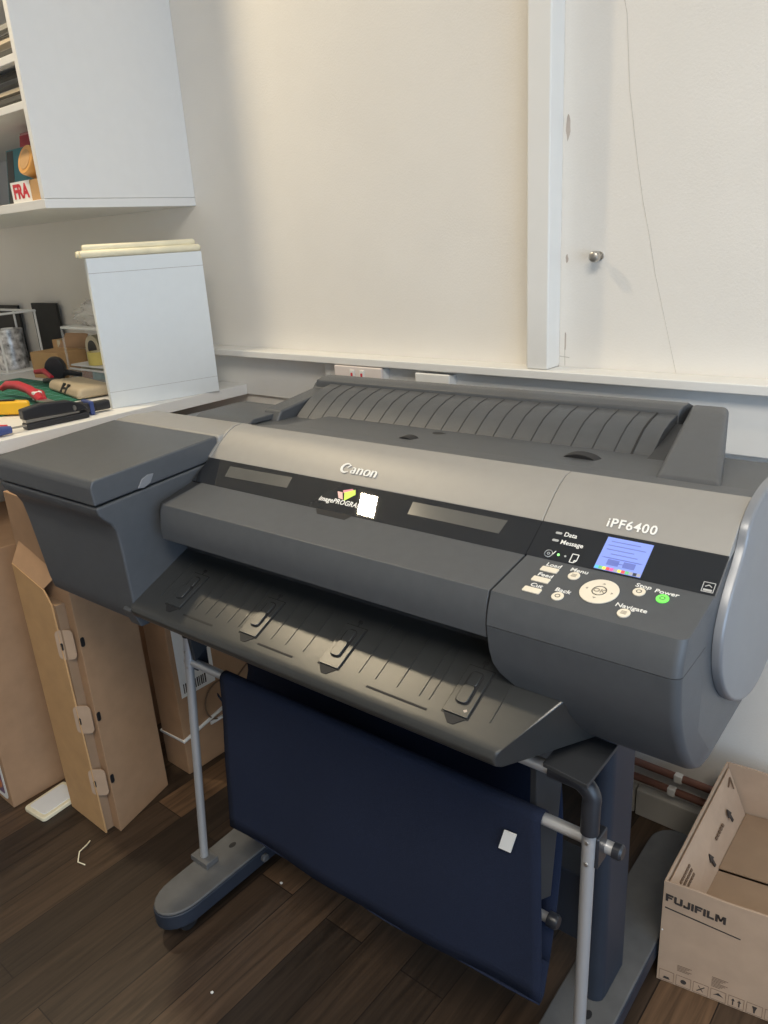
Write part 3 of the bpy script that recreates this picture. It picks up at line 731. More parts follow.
def book(x0, x1, y0, y1, z0, z1, m, label, group, tilt=0, axis='Y', name='book'):
    b = empty(name, ((x0 + x1) / 2, (y0 + y1) / 2, z0), label, name.split('_')[-1], group)
    w, d, h = (x1 - x0) / 2, (y1 - y0) / 2, z1 - z0
    c = bmesh.new()
    if h < min(w, d):   # lying flat: covers top and bottom, spine at the front
        bx(c, -w, w, -d, d, 0, h * .12); bx(c, -w, w, -d, d, h * .88, h); bx(c, -w, w, -d, -d + .002, h * .12, h * .88)
        fin('cover', c, m, b, .0008); box('pages', -w + .002, w - .003, -d + .002, d - .003, h * .13, h * .87, 'paper_white', b, 0)
    else:
        t = min(.002, w * .3)
        bx(c, -w, -w + t, -d, d, 0, h); bx(c, w - t, w, -d, d, 0, h); bx(c, -w + t, w - t, -d, -d + .002, 0, h)
        fin('cover', c, m, b, .0008); box('pages', -w + t, w - t, -d + .002, d - .003, .002, h - .002, 'paper_white', b, 0)
    if tilt: b.rotation_euler = (0, tilt, 0) if axis == 'Y' else (tilt, 0, 0)
    return b
g2 = 'flat books on the middle cabinet shelf'
z = 1.6455
for th, m, lab, ins in ((.018, 'book_dark', 'black binder at the bottom of the pile on the middle cabinet shelf', .012), (.016, 'book_beige', 'beige flat book second from the bottom of the middle shelf pile', .022),
                        (.020, 'book_grey', 'grey flat book in the middle of the middle shelf pile', .030), (.015, 'book_dark', 'thin black book topmost in the middle shelf pile', .028)):
    book(CX - .30, CX - .022 - ins * .4, CYf + .012 + ins * .3, CYf + .25, z, z + th, m, lab, g2); z += th + .0004
z = 1.7435
for th, m, lab, ins in ((.020, 'book_dark', 'dark book at the bottom of the pile on the upper cabinet shelf', .015), (.028, 'book_beige', 'thick beige book lying on the upper shelf pile', .020), (.022, 'book_grey', 'grey book on top of the upper shelf pile', .01)):
    book(CX - .30, CX - .022 - ins, CYf + .02 + ins * .3, CYf + .25, z, z + th, m, lab, 'flat books on the upper cabinet shelf'); z += th + .0004
# bottom compartment: leaning books, tape roll, box with red lettering
z = 1.4325
def fbook(x0, x1, y, th, h, m, label, tilt, name='book', spin=0):
    b = empty(name, ((x0 + x1) / 2, y, 1.4335), label, name, 'leaning books in the cabinet'); w = (x1 - x0) / 2
    c = bmesh.new(); bx(c, -w, w, 0, th * .18, 0, h); bx(c, -w, w, th * .82, th, 0, h); bx(c, -w, -w + .002, th * .18, th * .82, 0, h); fin('cover', c, m, b, .0006)
    box('pages', -w + .002, w - .003, th * .2, th * .8, .002, h - .003, 'paper_white', b, 0)
    b.rotation_euler = (tilt, 0, spin); return b
bk = fbook(-2.215, -2.075, 1.080, .012, .140, 'teal', 'teal book with black stripe leaning in the lowest cabinet compartment', -.15)
box('cover_stripe', -.0655, -.030, -.0008, .0004, .004, .136, 'book_dark', bk, 0)
bk = fbook(-2.225, -2.105, 1.125, .012, .180, 'book_red', 'red book leaning behind the teal one in the cabinet', -.15)
box('cover_title', .0, .050, -.0008, .0004, .145, .172, 'book_grey', bk, 0)
fbook(-2.29, -2.150, 1.165, .008, .195, 'book_pink', 'pink magazine leaning at the back behind the red book', -.12, 'magazine')
fbook(-2.125, -2.000, 1.190, .012, .190, 'book_grey', 'grey book leaning at the back right of the lowest compartment', -.15)
tp = empty('tape_roll', (-2.010, 1.062, 1.4835), 'orange brown parcel tape roll on the red lettered box in the cabinet', 'tape roll')
bm = bmesh.new()
lathe(bm, [(.024, -.020), (.034, -.020), (.036, -.016), (.036, .016), (.034, .020), (.024, .020)], n=28, M4=Matrix.Rotation(1.25, 4, 'X')); bmesh.ops.translate(bm, vec=(0, 0, .040), verts=bm.verts); fin('tape', bm, 'orange_tape', tp)
bm = bmesh.new(); lathe(bm, [(.018, -.021), (.0242, -.021), (.0242, .021), (.018, .021)], n=24, M4=Matrix.Rotation(1.25, 4, 'X')); bmesh.ops.translate(bm, vec=(0, 0, .040), verts=bm.verts); fin('core', bm, 'carton_light', tp)
fb = empty('small_box', (-2.018, 1.072, 1.4320), 'small tan box with red FRA lettering at the cabinet front', 'box')
box('box_body', -.085, .080, -.032, .000, 0, .050, 'carton_light', fb, .001)
box('tape_band', -.0855, .0130, -.0328, .0006, .001, .0508, 'paper_white', fb, 0)
text('FRA', plane((0, -.0328, 0), UX, (0, 0, 1)), -.036, .026, .046, 'label_red', fb, bold=.0018, squash=.98)

# folder panel with rolled papers, at the desk edge
bf = empty('white_folder', (-1.795, 1.200, DZ), 'tall plain white folder panel standing at the right edge of the desk', 'folder', rz=-.272)
box('folder_body', -.016, .004, -.150, .150, 0, .374, 'board_white', bf, .0015)
box('fold_line', .0037, .0044, -.1495, .1495, .3375, .3388, 'print_grey', bf, 0)
box('fold_line', .0037, .0044, -.1495, .1495, .0420, .0429, 'print_grey', bf, 0)
pr_ = empty('paper_roll', (-1.800, 1.200, DZ + .3745), 'bundle of cream paper rolls lying on top of the white folder panel', 'paper roll', rz=-.272)
for k, (x, r, y0, y1, z_) in enumerate(((-.012, .0085, -.165, .145, .0088), (.005, .0090, -.160, .150, .0092), (-.003, .0080, -.150, .140, .0235))):
    bm = bmesh.new()
    lathe(bm, [(r * .55, y0), (r * .8, y0), (r, y0 + .006), (r * .93, 0), (r, y1 - .004), (r * .6, y1)], n=18, M4=Matrix.Rotation(-PI / 2, 4, 'X')); bmesh.ops.translate(bm, vec=(x, 0, z_), verts=bm.verts)
    fin('roll', bm, 'paper_cream', pr_)

# ------------------------------------------------------------------ things on the desk
DT = DZ + .0004
cm = empty('cutting_mat', (-2.34, 1.02, DT), 'green cutting mat lying on the white desk', 'cutting mat')
box('mat_sheet', -.30, .30, -.22, .18, 0, .003, 'mat_green', cm, .001)
DM = DT + .0034
plates('mat_grid', plane((0, 0, .003), UX, (0, 1, 0)), [rect(-.29 + k * .058, -.21, -.2893 + k * .058, .17) for k in range(11)] + [rect(-.29, -.21 + k * .054, .29, -.2093 + k * .054) for k in range(8)], 0, .0003, 'aqua', cm)

# black stapler at the edge
st = empty('stapler', (-1.812, .893, DT), 'long black stapler lying along the desk edge', 'stapler', rz=1.50)
st.scale = (.62, .9, 1.1)
box('base', -.130, .120, -.018, .018, 0, .014, 'tool_black', st, .004)
bm = bmesh.new(); extr_pts = [(-.135, .022), (-.135, .044), (-.06, .050), (.05, .046), (.10, .034), (.122, .020), (.10, .018)]
poly_prism(bm, [Vector((x, -.015, z_)) for x, z_ in extr_pts], Vector((0, .030, 0))); fin('top_arm', bm, 'tool_black', st, .004)
box('magazine', -.128, .085, -.0125, .0125, .0145, .0215, 'steel', st, .001)
bm = bmesh.new(); lathe(bm, [(.006, -.019), (.006, .019)], c=(.065, 0, .028), M4=R90, n=14); fin('pivot', bm, 'steel', st)
# second tool: black grip pliers by the stapler
pl_ = empty('pliers', (-1.830, 1.015, DT), 'black crimping pliers with a blue band beside the folder panel', 'pliers', rz=1.45)
pl_.scale = (.62, .9, 1.3)
for s in (-1, 1):
    tube_obj('handle', [(-.015, .004 * s, .012), (-.06, .020 * s, .014), (-.115, .026 * s, .013), (-.15, .020 * s, .012)], [.008, .011, .011, .007], 'tool_black', pl_)
bm = bmesh.new(); bx(bm, -.02, .045, -.014, .014, .004, .022); fin('jaw', bm, 'tool_black', pl_, .005)
box('blue_band', -.052, -.034, -.030, .030, .0, .027, 'tool_blue', pl_, .003)
# red and blue handled cutter
rc = empty('hobby_knife', (-1.812, .752, DT), 'small red and blue hobby knife at the near end of the stapler', 'knife', rz=1.45)
rc.scale = (.7, 1, 1.2)
tube_obj('grip', [(-.06, .010, .010), (-.01, .012, .011), (.03, .012, .010)], [.008, .010, .007], 'handle_red', rc)
tube_obj('grip', [(-.06, -.010, .010), (-.01, -.012, .011), (.03, -.012, .010)], [.008, .010, .007], 'tool_blue', rc)
box('blade', .030, .085, -.005, .005, .009, .0115, 'steel', rc, .0005)
# yellow handled knife
yk = empty('utility_knife', (-2.035, .880, DM), 'big yellow utility knife lying on the cutting mat', 'knife', rz=.60)
bm = bmesh.new()
hp = [(-.20, -.016), (-.20, .014), (.02, .018), (.055, .010), (.060, -.004), (.03, -.018)]
poly_prism(bm, [Vector((x, y, 0)) for x, y in hp], Vector((0, 0, .034))); fin('handle', bm, 'handle_yellow', yk, .008, 4)
bm = bmesh.new(); poly_prism(bm, [Vector((.055, -.010, .010)), Vector((.11, .004, .010)), Vector((.055, .010, .010))], Vector((0, 0, .003))); fin('blade', bm, 'steel', yk)
box('slider', -.03, .02, -.005, .005, .0335, .038, 'tool_black', yk, .002)
# red handled shears
rs = empty('shears', (-2.095, .990, DM), 'red handled shears arching over the yellow knife', 'shears', rz=-.08)
tube_obj('handle', [(-.235, -.01, .022), (-.21, .0, .034), (-.14, .004, .038), (-.06, .004, .032), (.0, .0, .020), (.03, -.004, .013)], [.008, .012, .013, .013, .014, .009], 'handle_red', rs)
tube_obj('handle', [(-.20, .06, .010), (-.10, .050, .011), (.0, .012, .012), (.03, .004, .012)], [.007, .009, .010, .008], 'handle_red', rs)
bm = bmesh.new(); poly_prism(bm, [Vector((.02, -.014, .009)), Vector((.14, -.003, .009)), Vector((.14, .004, .009)), Vector((.02, .016, .009))], Vector((0, 0, .006))); fin('blade', bm, 'steel', rs, .001)
box('label_band', -.012, .006, -.012, .012, .010, .034, 'paper_white', rs, .003)
# tan pouch with black mark
tb = empty('tool_pouch', (-2.150, 1.130, DM), 'tan flat pouch with a black slanted H mark', 'pouch', rz=-.12)
bm = bmesh.new()
poly_prism(bm, [Vector((-.14, -.03, .0)), Vector((.13, -.05, .0)), Vector((.14, .05, .0)), Vector((-.10, .06, 0))], Vector((.0, .010, .030))); fin('pouch_body', bm, 'tan_bag', tb, .012, 4)
fr_ = plane((0, -.037, .004), (1, -.055, 0), (0, .32, 1))
plates('pouch_mark', fr_, [[(a_ + .03, b_) for a_, b_ in q] for q in ([(-.055, .002), (-.041, .002), (-.018, .031), (-.032, .031)], [(-.018, .002), (-.004, .002), (.019, .031), (.005, .031)], [(-.045, .013), (-.008, .013), (-.003, .020), (-.038, .020)])], -.002, .0025, 'panel_black', tb)

# clear organiser trays with bits, tape rolls
def tray(name, x0, x1, y0, y1, z0, h, label, rz=0):
    t = empty(name, ((x0 + x1) / 2, (y0 + y1) / 2, z0), label, 'tray', rz=rz); w, d = (x1 - x0) / 2, (y1 - y0) / 2
    box('tray_base', -w, w, -d, d, 0, .004, 'acrylic', t, 0)
    for (a0, a1, b0, b1) in ((-w, -w + .003, -d, d), (w - .003, w, -d, d), (-w + .003, w - .003, -d, -d + .003), (-w + .003, w - .003, d - .003, d)): box('tray_wall', a0, a1, b0, b1, .004, h, 'acrylic', t, 0)
    box('tray_rim', -w - .002, w + .002, -d - .004, -d, h - .006, h, 'paper_white', t, .001)
    return t
tray('organiser_tray', -2.40, -2.12, 1.262, 1.42, DT, .042, 'clear lower organiser tray standing behind the pouch')
for k, (x, m, lab) in enumerate(((-2.365, 'pot_orange', 'orange paint pot in the clear organiser tray'), (-2.300, 'aqua', 'aqua paint pot in the middle of the clear organiser tray'), (-2.235, 'aqua', 'aqua paint pot nearest the folder panel in the clear tray'))):
    p = empty('paint_pot', (x, 1.31, DT + .0045), lab, 'pot', 'paint pots in the tray')
    bm = bmesh.new(); lathe(bm, [(.026, 0), (.029, .004), (.029, .028), (.026, .030)], n=24); fin('jar', bm, m, p)
    bm = bmesh.new(); lathe(bm, [(.0295, .030), (.0295, .037), (.028, .0382)], n=24); fin('lid', bm, 'paper_cream', p)
sh = empty('desk_shelf', (-2.26, 1.340, DT), 'small white two post shelf above the organiser tray', 'shelf')
box('shelf_board', -.147, .147, -.085, .103, .165, .172, 'paper_white', sh, .001)
for x in (-.147, .142):
    for y in (-.085, .098): box('post', x, x + .005, y, y + .005, 0, .165, 'acrylic', sh, 0)
box('shelf_board', -.136, .136, -.079, .093, .048, .053, 'paper_white', sh, .001)
for k, (x, y, z_, r, w_, m, lab, vert) in enumerate(((-2.355, 1.335, .0537, .042, .024, 'tape_clear', 'clear tape roll with black core standing on the small shelf', 1), (-2.280, 1.300, .0537, .036, .040, 'tape_yellow', 'yellow tape roll lying on the small shelf', 0))):
    t = empty('tape_roll', (x, y, DT + z_), lab, 'tape roll', 'tape rolls on the small shelf')
    R4 = Matrix.Rotation(PI / 2, 4, 'X') if vert else Matrix.Identity(4); dz = r if vert else w_ / 2
    bm = bmesh.new(); lathe(bm, [(r * .6, -w_ / 2), (r, -w_ / 2), (r, w_ / 2), (r * .6, w_ / 2)], n=28, M4=R4); bmesh.ops.translate(bm, vec=(0, 0, dz), verts=bm.verts); fin('tape', bm, m, t, .001)
    bm = bmesh.new(); lathe(bm, [(r * .50, -w_ / 2 - .001), (r * .61, -w_ / 2 - .001), (r * .61, w_ / 2 + .001), (r * .50, w_ / 2 + .001)], n=28, M4=R4); bmesh.ops.translate(bm, vec=(0, 0, dz), verts=bm.verts); fin('core', bm, 'tool_black' if vert else 'paper_cream', t)
# crumpled film on the shelf top
bm = bmesh.new(); bmesh.ops.create_icosphere(bm, subdivisions=4, radius=1)
for v in bm.verts:
    n_ = .12 * math.sin(v.co.x * 9 + v.co.y * 5) + .10 * math.sin(v.co.y * 13 + v.co.z * 7) + .06 * math.sin(v.co.x * 23 + v.co.z * 17)
    v.co = v.co * (1 + n_); v.co = Vector((v.co.x * .125, v.co.y * .07, max(0, v.co.z * .045 + .03)))
tag(fin('plastic_bag', bm, 'film_clear', ang=80), 'crumpled clear plastic bag on top of the small shelf', 'plastic bag').location = (-2.27, 1.34, DT + .1725)
# brown parcel box with lid flap
pb = empty('parcel_box', (-2.54, 1.30, DT), 'small brown parcel box with its flap up behind the cutting mat', 'box', rz=.12)
box('box_body', -.075, .075, -.055, .055, 0, .085, 'carton_light', pb, .001)
bm = bmesh.new(); poly_prism(bm, [Vector((-.074, .055, .0855)), Vector((.074, .055, .0855)), Vector((.060, .085, .130)), Vector((-.060, .085, .130))], Vector((0, .002, .001))); fin('box_flap', bm, 'carton_brown', pb)
pb2 = empty('parcel_box', (-2.66, 1.385, DT), 'small narrow tan box behind the parcel box', 'box')
box('box_body', -.045, .045, -.014, .030, 0, .105, 'carton_light', pb2, .001); box('tape_band', -.010, .010, -.0145, .0305, .0005, .1053, 'tape_clear', pb2, 0)
wc = empty('white_carton', (-2.462, 1.423, DT), 'small white carton standing left of the tape rolls', 'box')
box('box_body', -.045, .045, -.03, .03, 0, .155, 'paper_white', wc, .001); box('box_lid', -.046, .046, -.031, .031, .125, .156, 'paper_white', wc, .001)
bh = empty('tape_gun', (-2.390, 1.205, DT), 'black rounded tape gun beside the parcel box', 'tape gun', rz=.80)
bh.scale = (.66, .66, .80)
bm = bmesh.new(); lathe(bm, [(.020, -.025), (.045, -.025), (.048, 0), (.045, .025), (.020, .025)], n=24, M4=R90); bmesh.ops.translate(bm, vec=(0, 0, .060), verts=bm.verts); fin('drum', bm, 'tool_black', bh, .003)
box('gun_base', -.03, .03, -.022, .022, 0, .022, 'tool_black', bh, .004)
tube_obj('gun_handle', [(.02, 0, .03), (.06, -.03, .045), (.13, -.06, .036)], [.010, .012, .009], 'tool_black', bh)
rg = empty('grip_pliers', (-2.345, 1.150, DM), 'small red handled pliers between the parcel box and the pouch', 'pliers', rz=-.05)
rg.scale = (.8, .8, 1)
tube_obj('handle', [(-.10, 0, .040), (-.03, .005, .046), (.04, .0, .030)], [.007, .009, .008], 'handle_red', rg)
tube_obj('handle', [(-.08, .02, .010), (-.02, .015, .016), (.04, .004, .020)], [.007, .009, .008], 'tool_black', rg)
box('jaw', .03, .085, -.012, .012, .0, .030, 'tool_black', rg, .004)
# black display panels against the wall
for x0, x1, zt, lab in ((-2.945, -2.760, 1.140, 'black panel leaning on the wall right of the wire rack'), (-3.26, -3.06, 1.130, 'black panel behind the white wire rack')):
    b = empty('black_panel', ((x0 + x1) / 2, YW - .02, DT), lab, 'panel', 'black panels at the wall')
    w = (x1 - x0) / 2
    box('panel_board', -w, w, -.004, .006, 0, zt - DT, 'panel_black', b, .001); box('panel_foot', -w * .5, w * .5, -.035, -.0045, 0, .006, 'panel_black', b, .001)
# white wire rack holding tinsel rolls
rk = empty('wire_rack', (-2.95, 1.30, DT), 'white wire rack on the desk holding silvery rolls', 'rack')
for x in (-.20, 0.0, .16):
    for y in (-.07, .07): tube_obj('rack_post', [(x, y, .006), (x, y, .205)], .004, 'paper_white', rk, 8)
for y in (-.07, .07): tube_obj('rack_rail', [(-.205, y, .205), (.165, y, .205)], .0045, 'paper_white', rk, 8)
for x in (-.20, .16): tube_obj('rack_rail', [(x, -.07, .205), (x, .07, .205)], .004, 'paper_white', rk, 8)
box('rack_base', -.21, .17, -.08, .08, 0, .006, 'paper_white', rk, .001)
for x, r, h, lab in ((-3.075, .048, .170, 'left silver patterned roll standing in the wire rack'), (-2.875, .050, .140, 'right silver patterned roll standing in the wire rack')):
    t = empty('foil_roll', (x, 1.30, DT + .0064), lab, 'roll', 'silver rolls in the wire rack')
    bm = bmesh.new(); lathe(bm, [(r * .4, 0), (r, 0), (r * 1.02, h * .3), (r * .97, h * .6), (r, h), (r * .4, h)], n=26); fin('foil', bm, 'tinsel', t)
    bm = bmesh.new(); lathe(bm, [(r * .30, -.0), (r * .41, -.0), (r * .41, h + .004), (r * .30, h + .004)], n=20); fin('core', bm, 'paper_white', t)
# white tub at the left edge
tu = empty('storage_tub', (-2.62, 1.03, DM), 'pale round tub on the cutting mat at the far left', 'tub')
bm = bmesh.new(); lathe(bm, [(.045, 0), (.052, .004), (.055, .10), (.050, .104)], n=28); fin('tub', bm, 'paper_white', tu)
bm = bmesh.new(); lathe(bm, [(.057, .095), (.058, .108), (.052, .112)], n=28); fin('tub_lid', bm, 'paper_white', tu)

# ------------------------------------------------------------------ cartons on the floor
# standing carton with loose front flap and tabs
fc = empty('standing_carton', (-1.57, .75, 0), 'brown carton on end beside the printer stand, front flap loose with three tabs', 'carton')
def L3(x, y, z_): return Vector((x + 1.57, y - .75, z_))
bm = bmesh.new()
poly_prism(bm, [L3(-1.690, .677, .001), L3(-1.482, .677, .001), L3(-1.530, .846, .001), L3(-1.700, .846, .001)], Vector((0, 0, .822)))
fin('carton_body', bm, 'carton_brown', fc, .0015)
bm = bmesh.new()
poly_prism(bm, [L3(-1.664, .652, .001), L3(-1.506, .652, .001), L3(-1.522, .652, .60), L3(-1.545, .652, .632), L3(-1.672, .652, .665)], Vector((0, .004, 0)))
fin('front_flap', bm, 'carton_light', fc, .0008)
bm = bmesh.new()
q = [L3(-1.672, .653, .665), L3(-1.545, .653, .632), L3(-1.520, .676, .662), L3(-1.575, .690, .705), L3(-1.668, .690, .735)]
poly_prism(bm, q, Vector((0, .003, .003))); fin('folded_edge', bm, 'carton_brown', fc, .0006)
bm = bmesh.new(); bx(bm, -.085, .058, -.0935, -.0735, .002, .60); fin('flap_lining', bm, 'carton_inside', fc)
for z_ in (.145, .315, .505):
    fr_ = plane(L3(-1.510 - .014 * z_ / .6, .6515, z_), (.80, .60, 0), (0, 0, 1))
    t = plate('flap_tab', fr_, rrect(.013, 0, .040, .072, .012, 4), -.003, 0, 'carton_pale', fc)
    plate('tab_slot', plane(L3(-1.4830, .684, z_ + .005), (-.272, .962, 0), (0, 0, 1)), rrect(0, 0, .010, .022, .004), -.0006, .0012, 'seam_black', fc)
    plate('tab_slot', fr_, rrect(.004, -.004, .006, .018, .003), -.0005, .0006, 'seam_black', fc)
# second carton behind with strap and label
sc_ = empty('strapped_carton', (-1.566, 1.05, 0), 'brown carton with white strap and printed label, behind the left basket pole', 'carton')
box('carton_body', -.049, .049, -.146, .30, .001, .60, 'carton_brown', sc_, .002)
FL = plane((.0492, 0, 0), (0, 1, 0), (0, 0, 1))
lab = plate('shipping_label', FL, rect(-.131, .225, -.025, .56), 0, .0006, 'paper_white', sc_); lab['label'] = 'white printed shipping label'
plates('label_print', FL, [rect(-.122, .515, -.095, .550), rect(-.122, .475, -.104, .505), rect(-.122, .420, -.112, .465)] + [rect(-.085, .545 - k * .022, -.035 - (k % 3) * .012, .553 - k * .022) for k in range(9)] + [rect(-.122 + k * .006, .235, -.119 + k * .006 + (k % 2) * .001, .262) for k in range(12)], .0006, .0009, 'carton_ink', lab)
bm = bmesh.new()
for pts in ([(-.0505, .30, .140), (-.0505, -.1475, .098), (.0508, -.1475, .105), (.0508, 0, .140), (.0508, .30, .21)], [(.0508, -.06, .112), (.0508, .12, .108), (.0508, .30, .115)]):
    tube(bm, pts, .0050, 8)
fin('strap', bm, 'paper_white', sc_)
tube_obj('cord_loop', [(.0525, -.02 + .05 * math.cos(a), .165 + .055 * math.sin(a)) for a in [PI * .4 + 1.25 * PI * k / 14 for k in range(15)]] + [(.0525, .04, .20), (.0525, .18, .28)], .0022, 'carton_ink_faint', sc_, 8)
# left carton under the desk
lc = empty('floor_carton', (-1.96, .80, 0), 'brown carton at the far left under the desk with a picture label', 'carton')
box('carton_body', -.18, .180, -.240, .24, .001, .668, 'carton_brown', lc, .002)
FQ = plane((0, -.2402, 0), UX, (0, 0, 1))
pl2 = plate('picture_label', FQ, rrect(.125, .082, .075, .135, .018), 0, .0006, 'paper_white', lc); pl2['label'] = 'white label with a small orange picture'
plate('label_picture', FQ, rrect(.122, .078, .055, .100, .010), .0006, .0010, 'violet', pl2)
plate('label_picture', FQ, jag(.128, .060, .016, .022), .0010, .0013, 'pot_orange', pl2)
# tall carton behind the standing one
tcn = empty('tall_carton', (-2.22, 1.10, 0), 'brown carton with white printed label under the desk behind the far left carton', 'carton')
box('carton_body', -.20, .20, -.055, .24, .001, .80, 'carton_light', tcn, .002)
FT = plane((0, -.0552, 0), UX, (0, 0, 1))
pl3 = plate('printed_label', FT, rect(-.10, .555, .19, .78), 0, .0006, 'paper_white', tcn)
plates('label_print', FT, [rect(-.09, .560, .18, .600), rect(-.06, .640, .12, .646), rect(-.06, .660, .08, .666)], .0006, .0009, 'violet', pl3)
# white slab on the floor
ws_ = empty('white_slab', (-1.712, .632, 0), 'flat white plastic lid on the floor between the brown cartons', 'lid', rz=.10)
bm = bmesh.new(); poly_prism(bm, [Vector((a, b, .0008)) for a, b in rrect(0, 0, .085, .115, .010)], Vector((0, 0, .012))); fin('lid_plate', bm, 'paper_cream', ws_, .003)
bm = bmesh.new(); poly_prism(bm, [Vector((a, b, .0128)) for a, b in rrect(0, 0, .065, .095, .008)], Vector((0, 0, .002))); fin('raised_field', bm, 'paper_white', ws_, .001)
# loose twine on the floor
tag(tube_obj('twine', [(-1.515, .615, .002), (-1.500, .60, .010), (-1.487, .575, .016), (-1.470, .560, .008), (-1.455, .568, .002)], .0014, 'paper_cream', None, 6), 'short piece of pale twine on the floor beside the flapped carton', 'twine')
for (x, y, lab) in ((-.970, .545, 'tiny white paper scrap on the floor in front of the basket'), (-1.055, .80, 'tiny pale scrap on the floor near the left stand foot')):
    bm = bmesh.new(); poly_prism(bm, [Vector((a, b, .0004)) for a, b in jag(0, 0, .0035, .0030, 7)], Vector((0, 0, .0015)))
    o = fin('paper_scrap', bm, 'paper_white'); o.location = (x, y, 0); tag(o, lab, 'scrap', 'scraps on the floor')

# open carton on the right
A_ = Vector((-.337, 1.06, 0)); ex = Vector((.984, .18, 0)); eb = Vector((-.010, 1, 0)).normalized()
oc = empty('open_carton', A_, 'open empty brown carton with black lettering on the floor right of the printer', 'carton')
Wd, Dp = .40, .335
def loc3(t, s, z_): return ex * t + eb * s + Vector((0, 0, z_))
def rim(t, s): return .2285 + .035 * (s / Dp) * (1 - .6 * t / Wd) - .010 * (t / Wd)
TH = .004
def wall_panel(name, p, q, inn, m='carton_pale'):
    bm = bmesh.new(); n = 8
    lo, hi = [], []
    for k in range(n + 1):
        t = p[0] + (q[0] - p[0]) * k / n; s = p[1] + (q[1] - p[1]) * k / n
        lo.append(loc3(t, s, .001)); hi.append(loc3(t, s, rim(t, s) + .0015 * math.sin(k * 2.1)))
    poly_prism(bm, lo + hi[::-1], inn); return fin(name, bm, m, oc, .0008)
fp_ = wall_panel('front_panel', (0, 0), (Wd, 0), eb * TH)
wall_panel('left_panel', (0, TH + .0002), (0, Dp), ex * TH)
wall_panel('back_panel', (.0045, Dp - TH), (Wd, Dp - TH), eb * TH)
wall_panel('right_panel', (Wd - TH, TH + .0002), (Wd - TH, Dp - TH), ex * TH)
# leaning inner left flap and the two inner bottom flaps
bm = bmesh.new()
poly_prism(bm, [loc3(.006, .008, .222), loc3(.006, Dp - .010, .254), loc3(.046, Dp - .010, .150), loc3(.046, .008, .150)], Vector((.002, 0, .001)))
fi = fin('inner_flap', bm, 'carton_pale', oc)
for s0, s1, dz in ((.006, .150, 0), (.153, Dp - .008, .004)):
    bm = bmesh.new(); poly_prism(bm, [loc3(.048, s0, .148 + dz), loc3(Wd - .008, s0, .148 + dz), loc3(Wd - .008, s1, .148 + dz), loc3(.048, s1, .148 + dz)], Vector((0, 0, .003))); fin('bottom_flap', bm, 'carton_inside', oc, .0005)
FC = plane((0, 0, 0), ex, (0, 0, 1))
def fuji_text():
    T = .27   # stroke weight, letter height 1
    G = {'F': ([(0, 0, T, 1), (T, 1 - T, .78, 1), (T, .40, .68, .40 + T * .85)], .86),
         'U': ([(0, .12, T, 1), (.62, .12, .62 + T, 1), (.10, 0, .80, T)], .98),
         'J': ([(.42, .12, .42 + T, 1), (0, 0, .60, T), (0, 0, T * .8, .36)], .78),
         'I': ([(0, 0, T, 1)], .36), 'L': ([(0, 0, T, 1), (T, 0, .74, T)], .84)}
    x = 0; quads = []
    for ch in 'FUJIFILM':
        if ch == 'M':
            quads += [[(x, 0), (x + T, 0), (x + T, 1), (x, 1)], [(x + .80, 0), (x + .80 + T, 0), (x + .80 + T, 1), (x + .80, 1)],
                      [(x + .10, 1), (x + .36, 1), (x + .64, .22), (x + .44, .22)], [(x + .72, 1), (x + .98, 1), (x + .64, .22), (x + .44, .22)]]; x += 1.1; continue
        r, adv = G[ch]
        for a0, b0, a1, b1 in r: quads.append([(x + a0, b0), (x + a1, b0), (x + a1, b1), (x + a0, b1)])
        x += adv
    k = .0975 / x; h_ = .0155
    plates('lettering', FC, [[(.0048 + a * k, .1875 + b * h_ - .100 * a * k) for a, b in q] for q in quads], .0001, .0006, 'carton_ink', fp_)
fuji_text()
plates('printed_line', FC, [[(.0050, .1708), (.1266, .1570), (.1266, .1592), (.0050, .1735)]], .0001, .0006, 'carton_ink', fp_)
sym = []
def frame(a, b, w, h): return ribbon([(a, b), (a + w, b), (a + w, b + h), (a, b + h), (a, b)], .0007)
for k in range(7): sym += frame(.0045 + k * .0288, .0040, .0245, .0235)
plates('symbol_frames', FC, sym, .0001, .0005, 'carton_ink_faint', fp_)
g_ = []
def at(k, pts): return [(.0045 + k * .0288 + .0123 + x, .0157 + y) for x, y in pts]
g_ += [at(0, [(-.006, -.007), (.006, -.007), (.004, -.002), (-.004, -.002)])]
g_ += [at(1, disc_pts(0, 0, .0050, .0050, 12))]
g_ += [[at(2, [p])[0] for p in q] for q in ribbon([(-.006, -.007), (.006, .006)], .0015)] + [[at(2, [p])[0] for p in q] for q in ribbon([(-.004, .006), (.004, -.006)], .0010)]
g_ += [at(3, [(-.008, -.001), (0, .006), (.008, -.001), (.003, .0005), (-.003, .0005)])]
for dx in (-.005, .005): g_ += [at(4, [(dx - .001, -.008), (dx + .001, -.008), (dx + .001, .002), (dx - .001, .002)]), at(4, [(dx - .003, .002), (dx + .003, .002), (dx, .007)])]
g_ += [at(5, [(-.004, .007), (.004, .007), (.002, 0), (.001, -.008), (-.001, -.008), (-.002, 0)])]
g_ += [at(6, [(-.007, -.006), (.007, -.006), (.007, -.004), (-.007, -.004)]), at(6, [(-.004, -.003), (.004, -.003), (.004, .006), (-.004, .006)])]
plates('handling_symbols', FC, g_, .0001, .0006, 'carton_ink', fp_)
tl = [rect(.0335, .0500 - k * .0030, .0335 + .024 - (k % 3) * .004, .0512 - k * .0030) for k in range(5)] + [rect(.0905, .0535 - k * .0030, .0905 + .026 - (k % 4) * .004, .0547 - k * .0030) for k in range(8)]
for q in (tl[:5], tl[5:]): plates('small_print', FC, q, .0001, .0004, 'carton_ink_faint', fp_)
